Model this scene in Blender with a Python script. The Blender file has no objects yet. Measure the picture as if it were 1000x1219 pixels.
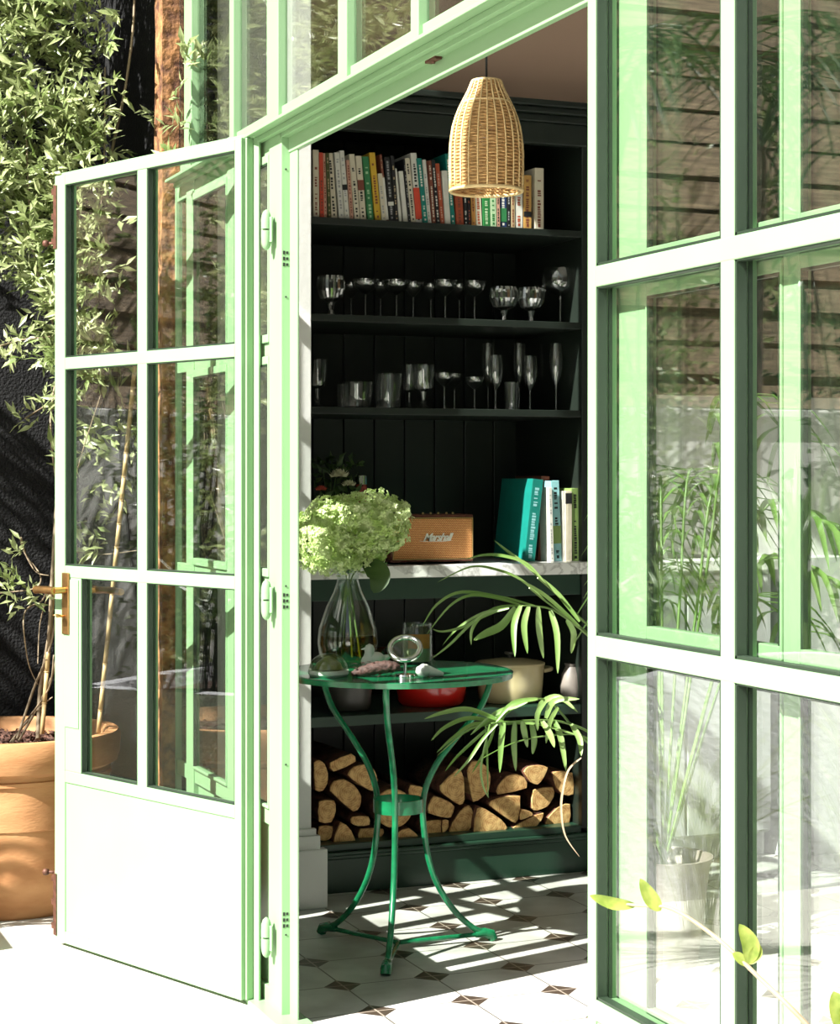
import bpy, bmesh, math, random
from mathutils import Vector, Matrix, noise
random.seed(7)
SC = bpy.context.scene
C = SC.collection
PI = math.pi
# ------------------------------------------------------------------ camera
EYE, F = 1.28, 2260.0
YAW = math.radians(22.15)
c, s = math.cos(YAW), math.sin(YAW)
cam = bpy.data.cameras.new('camera'); camo = bpy.data.objects.new('camera', cam); C.objects.link(camo)
cam.sensor_fit = 'HORIZONTAL'; cam.sensor_width = 36; cam.lens = 36 * F / 1000
cam.shift_y = -43.5 / 1000
camo.location = (0, 0, EYE); camo.rotation_euler = (PI / 2, 0, -YAW)
cam.clip_start = .05; cam.clip_end = 200
SC.camera = camo

def W(px, py, Z):
    r = (px - 500) / F * Z
    return Vector((c * r + s * Z, -s * r + c * Z, EYE - (py - 566) / F * Z))
def Wv(px, py, v): return W(px, py, v / (c - s * (px - 500) / F))
def Wu(px, py, u): return W(px, py, u / (s + c * (px - 500) / F))
# ------------------------------------------------------------------ materials
def newmat(name):
    m = bpy.data.materials.new(name); m.use_nodes = True
    nt = m.node_tree; nt.nodes.clear()
    out = nt.nodes.new('ShaderNodeOutputMaterial')
    return m, nt, out
def mat(name, col, rough=.5, metal=0, var=.12, scale=12, bump=0, bscale=60, spec=.5, col2=None, coat=0, stretch=None):
    m, nt, out = newmat(name)
    N, L = nt.nodes, nt.links
    b = N.new('ShaderNodeBsdfPrincipled'); L.new(b.outputs[0], out.inputs[0])
    tc = N.new('ShaderNodeTexCoord'); mp = N.new('ShaderNodeMapping'); L.new(tc.outputs['Object'], mp.inputs[0])
    if stretch: mp.inputs['Scale'].default_value = stretch
    n = N.new('ShaderNodeTexNoise'); n.inputs['Scale'].default_value = scale; n.inputs['Detail'].default_value = 4
    L.new(mp.outputs[0], n.inputs['Vector'])
    r = N.new('ShaderNodeValToRGB'); L.new(n.outputs[0], r.inputs[0])
    r.color_ramp.elements[0].position = .3; r.color_ramp.elements[1].position = .7
    a = [max(0, x * (1 - var)) for x in col]; d = list(col2) if col2 else [min(1, x * (1 + var)) for x in col]
    r.color_ramp.elements[0].color = (*a, 1); r.color_ramp.elements[1].color = (*d, 1)
    L.new(r.outputs[0], b.inputs['Base Color'])
    b.inputs['Roughness'].default_value = rough; b.inputs['Metallic'].default_value = metal
    b.inputs['Specular IOR Level'].default_value = spec
    b.inputs['Coat Weight'].default_value = coat
    if bump:
        n2 = N.new('ShaderNodeTexNoise'); n2.inputs['Scale'].default_value = bscale; n2.inputs['Detail'].default_value = 3
        L.new(mp.outputs[0], n2.inputs['Vector'])
        bp = N.new('ShaderNodeBump'); bp.inputs['Strength'].default_value = bump; bp.inputs['Distance'].default_value = .01
        L.new(n2.outputs[0], bp.inputs['Height']); L.new(bp.outputs[0], b.inputs['Normal'])
    return m
def glassmat(name, tint=(.97, .99, .97), ior=1.5, gain=2.0, rough=0.0):
    m, nt, out = newmat(name); N, L = nt.nodes, nt.links
    t = N.new('ShaderNodeBsdfTransparent'); t.inputs[0].default_value = (*tint, 1)
    g = N.new('ShaderNodeBsdfGlossy'); g.inputs['Roughness'].default_value = rough
    g.inputs['Color'].default_value = (1, 1, 1, 1)
    # angle dependent reflectance, the same from either side of the thin pane
    ge = N.new('ShaderNodeNewGeometry'); dt = N.new('ShaderNodeVectorMath'); dt.operation = 'DOT_PRODUCT'
    L.new(ge.outputs['Normal'], dt.inputs[0]); L.new(ge.outputs['Incoming'], dt.inputs[1])
    ab = N.new('ShaderNodeMath'); ab.operation = 'ABSOLUTE'; L.new(dt.outputs['Value'], ab.inputs[0])
    om = N.new('ShaderNodeMath'); om.operation = 'SUBTRACT'; om.inputs[0].default_value = 1; L.new(ab.outputs[0], om.inputs[1]); om.use_clamp = True
    pw_ = N.new('ShaderNodeMath'); pw_.operation = 'POWER'; L.new(om.outputs[0], pw_.inputs[0]); pw_.inputs[1].default_value = 5
    f0 = ((ior - 1) / (ior + 1)) ** 2 * gain
    mu = N.new('ShaderNodeMath'); mu.operation = 'MULTIPLY_ADD'; mu.use_clamp = True; mu.inputs[1].default_value = 1 - f0; mu.inputs[2].default_value = f0
    L.new(pw_.outputs[0], mu.inputs[0])
    x = N.new('ShaderNodeMixShader'); L.new(mu.outputs[0], x.inputs[0]); L.new(t.outputs[0], x.inputs[1]); L.new(g.outputs[0], x.inputs[2])
    L.new(x.outputs[0], out.inputs[0]); return m
def leafmat(name, c1, c2, scale=9, trans=.35, rough=.4):
    m, nt, out = newmat(name); N, L = nt.nodes, nt.links
    tc = N.new('ShaderNodeTexCoord'); n = N.new('ShaderNodeTexNoise'); n.inputs['Scale'].default_value = scale; n.inputs['Detail'].default_value = 5
    L.new(tc.outputs['Object'], n.inputs['Vector'])
    r = N.new('ShaderNodeValToRGB'); r.color_ramp.elements[0].position = .35; r.color_ramp.elements[1].position = .65
    r.color_ramp.elements[0].color = (*c1, 1); r.color_ramp.elements[1].color = (*c2, 1); L.new(n.outputs[0], r.inputs[0])
    b = N.new('ShaderNodeBsdfPrincipled'); b.inputs['Roughness'].default_value = rough; b.inputs['Specular IOR Level'].default_value = .6
    L.new(r.outputs[0], b.inputs['Base Color'])
    t = N.new('ShaderNodeBsdfTranslucent'); L.new(r.outputs[0], t.inputs[0])
    x = N.new('ShaderNodeMixShader'); x.inputs[0].default_value = trans
    L.new(b.outputs[0], x.inputs[1]); L.new(t.outputs[0], x.inputs[2]); L.new(x.outputs[0], out.inputs[0]); return m

M = {}
M['green'] = mat('pale_green_paint', (.205, .34, .18), .33, var=.03, scale=5)
M['paver'] = mat('white_patio_stone', (.60, .58, .52), .8, var=.10, scale=3, bump=.15, bscale=25)
M['blackwall'] = mat('black_render', (.0065, .0065, .0065), .85, var=.3, scale=30, bump=.9, bscale=110, spec=.3)
M['whitewall'] = mat('white_wall_paint', (.68, .66, .64), .7, var=.03, scale=3, bump=.1)
M['greywall'] = mat('pale_grey_render', (.50, .49, .52), .8, var=.10, scale=20, bump=.8, bscale=60)
M['upperwall'] = mat('warm_plaster', (.50, .34, .26), .8, var=.06, scale=2)
M['ceil'] = mat('ceiling_paint', (.5, .48, .45), .8, var=.02)
M['case'] = mat('very_dark_green_paint', (.010, .015, .011), .45, var=.15, scale=5)
M['caseg'] = mat('dark_green_paint', (.014, .042, .025), .35, var=.15, scale=5)
M['glass'] = glassmat('window_glass', gain=2.3)
M['drink'] = glassmat('drinking_glass', tint=(.985, .99, .985), ior=1.5, gain=2.8)
M['cutg'] = glassmat('cut_glass', tint=(.93, .94, .93), ior=1.6, gain=4)
M['vaseg'] = glassmat('vase_glass', tint=(.93, .96, .94), ior=1.5, gain=1.3)
M['water'] = glassmat('amber_water', tint=(.74, .56, .20), ior=1.33, gain=.8)
M['brass'] = mat('aged_brass', (.40, .22, .08), .3, metal=.9, var=.25, scale=40)
M['rust'] = mat('rusted_iron', (.09, .035, .02), .6, metal=.4, var=.4, scale=60)
M['tablegreen'] = mat('emerald_metal_paint', (.008, .15, .06), .25, var=.35, scale=30, coat=.3)
M['terra'] = mat('terracotta', (.40, .17, .06), .75, var=.12, scale=6, col2=(.50, .26, .11), bump=.12, bscale=60, stretch=(1, 1, 3))
M['soil'] = mat('bark_soil', (.09, .04, .025), .9, var=.6, scale=70, bump=1, bscale=90)
M['leaf'] = leafmat('climber_leaf', (.14, .20, .05), (.44, .48, .24))
M['palm'] = leafmat('palm_leaf', (.10, .21, .035), (.20, .30, .09), 5, .3)
M['deadleaf'] = mat('dry_leaf', (.36, .27, .17), .7, var=.15)
M['darkleaf'] = leafmat('dark_leaf', (.025, .06, .015), (.07, .12, .03))
M['grass'] = leafmat('grass_blade', (.22, .26, .10), (.45, .45, .28), 4)
M['stem'] = mat('pale_stem', (.25, .19, .12), .7, var=.25, scale=30)
M['cane'] = mat('bamboo_cane', (.42, .30, .14), .45, var=.2, scale=20, stretch=(1, 1, .2))
M['hydr'] = leafmat('hydrangea_petal', (.40, .54, .14), (.78, .84, .50), 22, .3, .6)
M['stemg'] = mat('green_stem', (.10, .16, .04), .5)
M['rose'] = mat('white_petal', (.62, .60, .40), .6, var=.08)
M['coral'] = mat('coral_petal', (.65, .12, .08), .6)
M['wicker'] = mat('wicker', (.52, .27, .09), .6, var=.3, scale=60, col2=(.80, .50, .21), stretch=(1, 1, 2.5))
M['wickerrib'] = mat('wicker_rib', (.82, .60, .30), .55, var=.15, scale=40)
M['blackcord'] = mat('black_cord', (.01, .01, .01), .6)
M['black'] = mat('black_paint', (.012, .012, .012), .4)
M['pages'] = mat('book_pages', (.60, .54, .42), .8, var=.1, scale=120, stretch=(20, 1, 1))
M['bark'] = mat('tree_bark', (.13, .045, .028), .85, var=.5, scale=30, bump=1, bscale=60)
M['red_enamel'] = mat('red_enamel', (.55, .012, .008), .18, var=.05, coat=.5)
M['cream_enamel'] = mat('cream_enamel', (.58, .48, .27), .25, var=.06, coat=.4)
M['black_enamel'] = mat('grey_black_enamel', (.07, .065, .06), .35, var=.3)
M['white'] = mat('white_ceramic', (.72, .71, .68), .35, var=.03)
M['chrome'] = mat('chrome', (.7, .7, .68), .12, metal=1, var=.03)
M['lens'] = glassmat('lens_glass', tint=(.90, .95, .85), gain=2.0)
M['pine'] = mat('dried_seed_pod', (.075, .035, .03), .7, var=.6, scale=60, bump=.7)
M['candle'] = mat('cream_wax', (.30, .31, .20), .6)
M['amberlabel'] = mat('amber_label', (.45, .18, .03), .6, var=.3)
M['redglass'] = glassmat('red_glass', tint=(.55, .03, .02), gain=1.4)
M['tolex'] = mat('brown_leatherette', (.13, .035, .018), .5, var=.3, scale=80, bump=.4, bscale=200)
M['brasstrim'] = mat('gold_trim', (.75, .55, .25), .3, metal=.8)
M['silver'] = mat('silver_letters', (.85, .82, .75), .3, metal=.3)
M['shade_strip'] = mat('painted_reveal_shade', (.010, .022, .010), .5, var=.1)  # near-black colour that paints in the shade of the pane reveals
M['fence'] = mat('weathered_fence_board', (.24, .15, .085), .8, var=.45, scale=9, col2=(.45, .32, .20), bump=.6, stretch=(1, 1, 9))
M['trunk'] = mat('dark_trunk', (.06, .035, .02), .9, var=.4, scale=20, bump=1)
M['kitchen'] = mat('pale_unit_paint', (.50, .50, .50), .5, var=.04)
M['greyvase'] = mat('grey_stone_vase', (.20, .17, .15), .5, var=.3)
M['twigleaf'] = leafmat('young_leaf', (.14, .20, .025), (.30, .34, .07), 60)

# wood end grain : rings around the log's own centre
def endgrain():
    m, nt, out = newmat('cut_wood'); N, L = nt.nodes, nt.links
    b = N.new('ShaderNodeBsdfPrincipled'); b.inputs['Roughness'].default_value = .75; L.new(b.outputs[0], out.inputs[0])
    tc = N.new('ShaderNodeTexCoord'); w = N.new('ShaderNodeTexWave'); w.wave_type = 'RINGS'; w.rings_direction = 'Y'
    w.inputs['Scale'].default_value = 45; w.inputs['Distortion'].default_value = 4; w.inputs['Detail'].default_value = 3
    L.new(tc.outputs['Object'], w.inputs['Vector'])
    n = N.new('ShaderNodeTexNoise'); n.inputs['Scale'].default_value = 60; n.inputs['Detail'].default_value = 6; L.new(tc.outputs['Object'], n.inputs['Vector'])
    r = N.new('ShaderNodeValToRGB'); r.color_ramp.elements[0].color = (.42, .17, .05, 1); r.color_ramp.elements[1].color = (.78, .50, .21, 1)
    mx = N.new('ShaderNodeMath'); mx.operation = 'MULTIPLY_ADD'; mx.inputs[1].default_value = .12
    L.new(w.outputs[0], mx.inputs[0]); L.new(n.outputs[0], mx.inputs[2])
    r.color_ramp.elements[0].position = .34; r.color_ramp.elements[1].position = .68
    L.new(mx.outputs[0], r.inputs[0]); L.new(r.outputs[0], b.inputs['Base Color'])
    bp = N.new('ShaderNodeBump'); bp.inputs['Strength'].default_value = .5; bp.inputs['Distance'].default_value = .003
    L.new(n.outputs[0], bp.inputs['Height']); L.new(bp.outputs[0], b.inputs['Normal'])
    return m
M['cut'] = endgrain()
M['split'] = mat('split_wood', (.30, .14, .05), .8, var=.4, scale=20, col2=(.5, .3, .13), bump=.5, stretch=(6, .6, 6))

def marble():
    m, nt, out = newmat('white_marble'); N, L = nt.nodes, nt.links
    b = N.new('ShaderNodeBsdfPrincipled'); b.inputs['Roughness'].default_value = .25; L.new(b.outputs[0], out.inputs[0])
    tc = N.new('ShaderNodeTexCoord'); n = N.new('ShaderNodeTexNoise'); n.inputs['Scale'].default_value = 6; n.inputs['Detail'].default_value = 8
    n.inputs['Distortion'].default_value = 2.2; L.new(tc.outputs['Object'], n.inputs['Vector'])
    r = N.new('ShaderNodeValToRGB'); e = r.color_ramp.elements
    e[0].position = .44; e[0].color = (.78, .77, .75, 1); e[1].position = .56; e[1].color = (.82, .81, .78, 1)
    q = e.new(.5); q.color = (.46, .45, .43, 1)
    L.new(n.outputs[0], r.inputs[0]); L.new(r.outputs[0], b.inputs['Base Color']); return m
M['marble'] = marble()

def tiles():
    # square tiles of 24.2 cm with dark clipped corners; every corner forms a dark diamond crossed by the joints
    m, nt, out = newmat('patterned_floor_tiles'); N, L = nt.nodes, nt.links
    b = N.new('ShaderNodeBsdfPrincipled'); b.inputs['Roughness'].default_value = .35; L.new(b.outputs[0], out.inputs[0])
    tc = N.new('ShaderNodeTexCoord'); sp = N.new('ShaderNodeSeparateXYZ'); L.new(tc.outputs['Object'], sp.inputs[0])
    P = .242
    def absfrac(o, off):
        a = N.new('ShaderNodeMath'); a.operation = 'SUBTRACT'; L.new(o, a.inputs[0]); a.inputs[1].default_value = off
        d = N.new('ShaderNodeMath'); d.operation = 'DIVIDE'; L.new(a.outputs[0], d.inputs[0]); d.inputs[1].default_value = P
        r = N.new('ShaderNodeMath'); r.operation = 'ROUND'; L.new(d.outputs[0], r.inputs[0])
        e = N.new('ShaderNodeMath'); e.operation = 'SUBTRACT'; L.new(d.outputs[0], e.inputs[0]); L.new(r.outputs[0], e.inputs[1])
        f = N.new('ShaderNodeMath'); f.operation = 'ABSOLUTE'; L.new(e.outputs[0], f.inputs[0])
        g = N.new('ShaderNodeMath'); g.operation = 'MULTIPLY'; L.new(f.outputs[0], g.inputs[0]); g.inputs[1].default_value = P
        return g.outputs[0]
    a = absfrac(sp.outputs[0], 1.858); d = absfrac(sp.outputs[1], 4.969)
    ad = N.new('ShaderNodeMath'); L.new(a, ad.inputs[0]); L.new(d, ad.inputs[1])
    dia = N.new('ShaderNodeMath'); dia.operation = 'LESS_THAN'; L.new(ad.outputs[0], dia.inputs[0]); dia.inputs[1].default_value = .052
    mn = N.new('ShaderNodeMath'); mn.operation = 'MINIMUM'; L.new(a, mn.inputs[0]); L.new(d, mn.inputs[1])
    gr = N.new('ShaderNodeMath'); gr.operation = 'LESS_THAN'; L.new(mn.outputs[0], gr.inputs[0]); gr.inputs[1].default_value = .0022
    n = N.new('ShaderNodeTexNoise'); n.inputs['Scale'].default_value = 6; n.inputs['Detail'].default_value = 6; L.new(tc.outputs['Object'], n.inputs['Vector'])
    rp = N.new('ShaderNodeValToRGB'); rp.color_ramp.elements[0].color = (.36, .35, .32, 1); rp.color_ramp.elements[1].color = (.60, .59, .56, 1)
    rp.color_ramp.elements[0].position = .3; rp.color_ramp.elements[1].position = .65
    L.new(n.outputs[0], rp.inputs[0])
    m1 = N.new('ShaderNodeMixRGB'); L.new(dia.outputs[0], m1.inputs[0]); L.new(rp.outputs[0], m1.inputs[1]); m1.inputs[2].default_value = (.05, .035, .025, 1)
    gc = N.new('ShaderNodeMixRGB'); L.new(dia.outputs[0], gc.inputs[0]); gc.inputs[1].default_value = (.10, .085, .07, 1); gc.inputs[2].default_value = (.30, .25, .2, 1)
    m2 = N.new('ShaderNodeMixRGB'); L.new(gr.outputs[0], m2.inputs[0]); L.new(m1.outputs[0], m2.inputs[1]); L.new(gc.outputs[0], m2.inputs[2])
    L.new(m2.outputs[0], b.inputs['Base Color']); return m
M['tiles'] = tiles()

def grille():
    m, nt, out = newmat('woven_speaker_cloth'); N, L = nt.nodes, nt.links
    b = N.new('ShaderNodeBsdfPrincipled'); b.inputs['Roughness'].default_value = .7; L.new(b.outputs[0], out.inputs[0])
    tc = N.new('ShaderNodeTexCoord'); ck = N.new('ShaderNodeTexBrick'); mp = N.new('ShaderNodeMapping'); L.new(tc.outputs['Object'], mp.inputs[0])
    mp.inputs['Rotation'].default_value = (PI / 2, 0, 0)
    L.new(mp.outputs[0], ck.inputs['Vector'])
    ck.inputs['Scale'].default_value = 60; ck.inputs['Mortar Size'].default_value = .06; ck.inputs['Brick Width'].default_value = .3; ck.inputs['Row Height'].default_value = .25
    ck.inputs['Color1'].default_value = (.90, .50, .19, 1); ck.inputs['Color2'].default_value = (.75, .36, .12, 1); ck.inputs['Mortar'].default_value = (.35, .12, .03, 1)
    L.new(ck.outputs[0], b.inputs['Base Color']); return m
M['grille'] = grille()

# ------------------------------------------------------------------ mesh helpers
def tagp(o, label=None, cat=None, group=None, kind=None):
    if label: o['label'] = label
    if cat: o['category'] = cat
    if group: o['group'] = group
    if kind: o['kind'] = kind
    return o
def obj(name, bm, m, parent=None, smooth=False, bevel=0, loc=None):
    me = bpy.data.meshes.new(name); bmesh.ops.recalc_face_normals(bm, faces=bm.faces[:]) if len(bm.faces) < 60000 else None
    bm.to_mesh(me); bm.free()
    o = bpy.data.objects.new(name, me); C.objects.link(o)
    for x in (m if isinstance(m, (list, tuple)) else [m]): me.materials.append(x)
    if parent: o.parent = parent
    if loc is not None: o.location = loc
    if smooth:
        for p in me.polygons: p.use_smooth = True
        me.set_sharp_from_angle(angle=math.radians(38))
    if bevel:
        b = o.modifiers.new('bevel', 'BEVEL'); b.width = bevel; b.segments = 2; b.limit_method = 'ANGLE'
    return o
def empty(name, loc=(0, 0, 0), rz=0, label=None, cat=None, group=None, kind=None):
    o = bpy.data.objects.new(name, None); C.objects.link(o); o.location = loc; o.rotation_euler = (0, 0, rz)
    o.empty_display_size = .05
    return tagp(o, label, cat, group, kind)
def box(bm, x0, y0, z0, x1, y1, z1, mi=0):
    v = [bm.verts.new((x, y, z)) for z in (z0, z1) for y in (y0, y1) for x in (x0, x1)]
    for q in ((0, 2, 3, 1), (4, 5, 7, 6), (0, 1, 5, 4), (2, 6, 7, 3), (0, 4, 6, 2), (1, 3, 7, 5)):
        f = bm.faces.new([v[i] for i in q]); f.material_index = mi
    return bm
def boxes(L):
    bm = bmesh.new()
    for b in L: box(bm, *b)
    return bm
def tube(bm, pts, r, n=8, cap=True, mi=0, taper=None):
    pts = [Vector(p) for p in pts]; rings = []
    up = Vector((0, 0, 1)); prev = None
    for i, p in enumerate(pts):
        d = (pts[min(i + 1, len(pts) - 1)] - pts[max(i - 1, 0)])
        if d.length < 1e-9: d = Vector((0, 0, 1))
        d.normalize()
        a = prev - d * prev.dot(d) if prev else (d.cross(up) if abs(d.dot(up)) < .95 else d.cross(Vector((1, 0, 0))))
        if a.length < 1e-6: a = d.cross(Vector((1, 0, 0)))
        a.normalize(); prev = a; b = d.cross(a)
        rr = r[i] if isinstance(r, (list, tuple)) else r
        rings.append([bm.verts.new(p + (a * math.cos(2 * PI * k / n) + b * math.sin(2 * PI * k / n)) * rr) for k in range(n)])
    for i in range(len(rings) - 1):
        for k in range(n):
            f = bm.faces.new((rings[i][k], rings[i][(k + 1) % n], rings[i + 1][(k + 1) % n], rings[i + 1][k])); f.material_index = mi; f.smooth = True
    if cap and n > 2:
        bm.faces.new(rings[0][::-1]).material_index = mi; bm.faces.new(rings[-1]).material_index = mi
    return bm
def lathe(bm, prof, n=32, cx=0, cy=0, closed=False, mi=0, rad=None):
    rings = []
    for (r, z) in prof:
        if r < 1e-5: rings.append([bm.verts.new((cx, cy, z))])
        else: rings.append([bm.verts.new((cx + r * (rad(k / n, z) if rad else 1) * math.cos(2 * PI * k / n), cy + r * (rad(k / n, z) if rad else 1) * math.sin(2 * PI * k / n), z)) for k in range(n)])
    for i in range(len(rings) - 1 + (1 if closed else 0)):
        A, B = rings[i], rings[(i + 1) % len(rings)]
        for k in range(n):
            q = (A[k % len(A)], A[(k + 1) % len(A)], B[(k + 1) % len(B)], B[k % len(B)])
            q = list(dict.fromkeys(q))
            if len(q) > 2:
                f = bm.faces.new(q); f.smooth = True; f.material_index = mi
    return bm
def spline(pts, n=8):
    P = [Vector(p) for p in pts]; out = []
    for i in range(len(P) - 1):
        p0, p1, p2, p3 = P[max(i - 1, 0)], P[i], P[i + 1], P[min(i + 2, len(P) - 1)]
        for k in range(n):
            t = k / n
            out.append(.5 * ((2 * p1) + (p2 - p0) * t + (2 * p0 - 5 * p1 + 4 * p2 - p3) * t * t + (3 * p1 - p0 - 3 * p2 + p3) * t ** 3))
    out.append(P[-1]); return out
def ribbon(bm, pts, w, nrm=None, fold=.25, mi=0, wprof=None):
    """leaf blade along pts, width w, V-folded along its midrib"""
    n = len(pts); rows = []
    for i, p in enumerate(pts):
        d = pts[min(i + 1, n - 1)] - pts[max(i - 1, 0)]
        if d.length < 1e-9: d = Vector((0, 0, 1))
        d.normalize()
        N_ = nrm if nrm else Vector((-.5, -.7, .5))
        a = d.cross(N_)
        if a.length < 1e-4: a = d.cross(Vector((0, 0, 1)))
        a.normalize(); b = a.cross(d)
        t = i / (n - 1)
        ww = w * (wprof(t) if wprof else math.sin(PI * min(1, .12 + .88 * t)) ** .7 if t < 1 else 0)
        ww = max(ww, w * .03)
        rows.append((bm.verts.new(p + a * ww / 2 + b * ww * fold), bm.verts.new(p), bm.verts.new(p - a * ww / 2 + b * ww * fold)))
    for i in range(n - 1):
        for k in (0, 1):
            f = bm.faces.new((rows[i][k], rows[i][k + 1], rows[i + 1][k + 1], rows[i + 1][k])); f.smooth = True; f.material_index = mi
def rnd(a, b): return random.uniform(a, b)
def rvec():
    v = Vector((rnd(-1, 1), rnd(-1, 1), rnd(-1, 1)))
    return v.normalized() if v.length > .01 else Vector((0, 0, 1))
def leaf6(bm, p, d, n, L, w, mi=0):
    """small pointed leaf with a fold"""
    d = d.normalized(); a = d.cross(n)
    if a.length < .01: a = d.cross(Vector((.3, .5, .8)))
    a.normalize(); u = a.cross(d)
    v0 = bm.verts.new(p); v1 = bm.verts.new(p + d * L * .4 + a * w / 2 + u * w * .18); v2 = bm.verts.new(p + d * L - u * L * .08)
    v3 = bm.verts.new(p + d * L * .4 - a * w / 2 + u * w * .18); v4 = bm.verts.new(p + d * L * .45)
    for q in ((v0, v1, v4), (v1, v2, v4), (v2, v3, v4), (v3, v0, v4)): bm.faces.new(q).material_index = mi

# ================================================================== SETTING
FU = 1.38                       # outer plane of the glazed front
S = 'structure'
tagp(obj('ground', boxes([(-7, -7, -.1, FU - .01, 6.25, 0)]), M['paver']), kind=S)
fl = obj('floor', boxes([(FU - .01, -2, -.1, 6, 6.6, 0)]), M['tiles']); tagp(fl, kind=S)
tagp(obj('trim_1', boxes([(FU - .035, -1, 0, FU + .05, 5.24, .012)]), M['green'], bevel=.002), kind=S)     # threshold
tagp(obj('ceiling', boxes([(FU + .03, -2, 3.3, 6, 6.6, 3.42)]), M['ceil']), kind=S)
tagp(obj('wall_back', boxes([(-.15, 6.2, -.05, 1.5, 6.4, 4.2)]), M['blackwall']), kind=S)
# the house corner behind the front: rough dark render with a brick pier at the glazing
tagp(obj('wall_corner', boxes([(1.40, 5.315, 0, 1.53, 6.25, 4.2)]), M['blackwall']), kind=S)
def brickmat():
    m, nt, out = newmat('old_red_brick'); N, L = nt.nodes, nt.links
    b = N.new('ShaderNodeBsdfPrincipled'); b.inputs['Roughness'].default_value = .85; L.new(b.outputs[0], out.inputs[0])
    n = N.new('ShaderNodeTexNoise'); n.inputs['Scale'].default_value = 28; n.inputs['Detail'].default_value = 6
    tc = N.new('ShaderNodeTexCoord'); L.new(tc.outputs['Object'], n.inputs['Vector'])
    r = N.new('ShaderNodeValToRGB'); r.color_ramp.elements[0].color = (.07, .025, .01, 1); r.color_ramp.elements[1].color = (.36, .17, .06, 1)
    r.color_ramp.elements[0].position = .35; r.color_ramp.elements[1].position = .68
    L.new(n.outputs[0], r.inputs[0]); L.new(r.outputs[0], b.inputs['Base Color'])
    bp = N.new('ShaderNodeBump'); bp.inputs['Strength'].default_value = 1; bp.inputs['Distance'].default_value = .015; L.new(n.outputs[0], bp.inputs['Height']); L.new(bp.outputs[0], b.inputs['Normal'])
    return m
M['brick'] = brickmat()
def rough_block(x0, y0, z0, x1, y1, z1, amp=.008, step=.05):
    bm = boxes([(x0, y0, z0, x1, y1, z1)])
    bmesh.ops.subdivide_edges(bm, edges=[e for e in bm.edges if abs((e.verts[0].co - e.verts[1].co).z) > .5], cuts=60, use_grid_fill=True)
    for v in bm.verts: v.co += Vector((noise.noise(v.co * 9), noise.noise(v.co * 9 + Vector((5, 5, 5))), 0)) * amp
    return bm
tagp(obj('wall_pier', rough_block(1.345, 5.232, 0, 1.395, 5.315, 4.2, .005), M['brick']), kind=S)
# inside: nib wall left of the shelves, wall above, right and far walls
tagp(obj('wall_left', boxes([(FU + .14, 5.33, 0, 1.822, 5.48, 3.3), (FU + .13, 5.48, 0, 1.83, 6.25, 3.3)]), M['whitewall'], bevel=.002), kind=S)
tagp(obj('baseboard_left', boxes([(FU + .16, 5.312, 0, 1.845, 5.34, .215), (FU + .16, 5.305, 0, 1.865, 5.34, .175), (FU + .16, 5.320, .215, 1.835, 5.34, .235)]), M['whitewall'], bevel=.003), kind=S)
tagp(obj('wall_above', boxes([(1.80, 5.60, 2.44, 2.98, 5.72, 3.3), ]), M['upperwall']), kind=S)
tagp(obj('wall_panelled', boxes([(2.98, 5.55, 1.55, 6, 5.72, 3.3)]), M['case']), kind=S)
tagp(obj('wall_behind', boxes([(1.55, 6.14, 0, 6, 6.6, 3.3)]), M['case']), kind=S)
tagp(obj('wall_right', boxes([(5.0, -2, 0, 5.2, 6.2, 3.3)]), M['case']), kind=S)
tagp(obj('wall_front', boxes([(FU, -2.2, 0, 5.2, -2, 3.3), (FU, -2, 0, FU + .08, .3, 3.4)]), M['whitewall']), kind=S)
tagp(obj('wall_top', boxes([(FU + .03, .3, 3.28, FU + .14, 5.31, 3.9)]), M['green']), kind=S)

# ------------------------------------------------------------------ the glazed front
RZ = [(.48, 1.004), (1.036, 1.567), (1.599, 2.05)]            # glass rows
def pane(parent, u, v0, v1, z0, z1, name='pane', hy=False):
    return obj(name, boxes([(u, v0, z0, u + .004, v1, z1)]), M['glass'], parent)
def screen(name, label, cols, posts, z_sill=.45):
    r = empty(name, (0, 0, 0)); tagp(r, label=label, cat='window', kind=S)
    v0, v1 = posts[0][0], posts[-1][1]
    L = [(FU, a, 0, FU + .018, b, 2.11) for a, b in posts]
    L += [(FU + .004, v0, z - .016, FU + .017, v1, z + .016) for z in (1.020, 1.583)]
    L += [(FU + .004, v0, .44, FU + .017, v1, .48), (FU + .004, v0, 0, FU + .017, v1, .05), (FU + .004, v0, 2.05, FU + .017, v1, 2.11)]
    obj('window_frame', boxes(L), M['green'], r, bevel=.002)
    for a, b in cols:
        obj('lower_panel', boxes([(FU + .015, a, .05, FU + .03, b, .44)]), M['green'], r)
        for i, (z0, z1) in enumerate(RZ):
            w = .020 if i else .008
            m_ = w
            sd = .005
            cs = obj('casement', boxes([(FU - .003, a, z0, FU + .015, a + sd, z1), (FU - .003, b - sd, z0, FU + .015, b, z1),
                                        (FU - .003, a + sd, z0, FU + .015, b - sd, z0 + m_), (FU - .003, a + sd, z1 - m_, FU + .015, b - sd, z1)]), M['green'], r, bevel=.002)
            pane(r, FU + .006, a + sd, b - sd, z0 + m_, z1 - m_)
            obj('shade_strip', boxes([(FU - .002, a + sd, z0 + m_, FU + .0055, a + sd + .004, z1 - m_), (FU - .002, b - sd - .006, z0 + m_, FU + .0055, b - sd, z1 - m_), (FU - .002, a + sd + .004, z1 - m_ - .004, FU + .0055, b - sd - .006, z1 - m_)]), M['shade_strip'], r)  # added dark strips, shade painted along the casement's inner edges
    return r
screen('window_1', 'fixed pale green glazed screen behind the open left door leaf', [(4.35, 4.63), (4.706, 5.03)], [(4.262, 4.35), (4.63, 4.706), (5.03, 5.105), (5.217, 5.224)])
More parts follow.
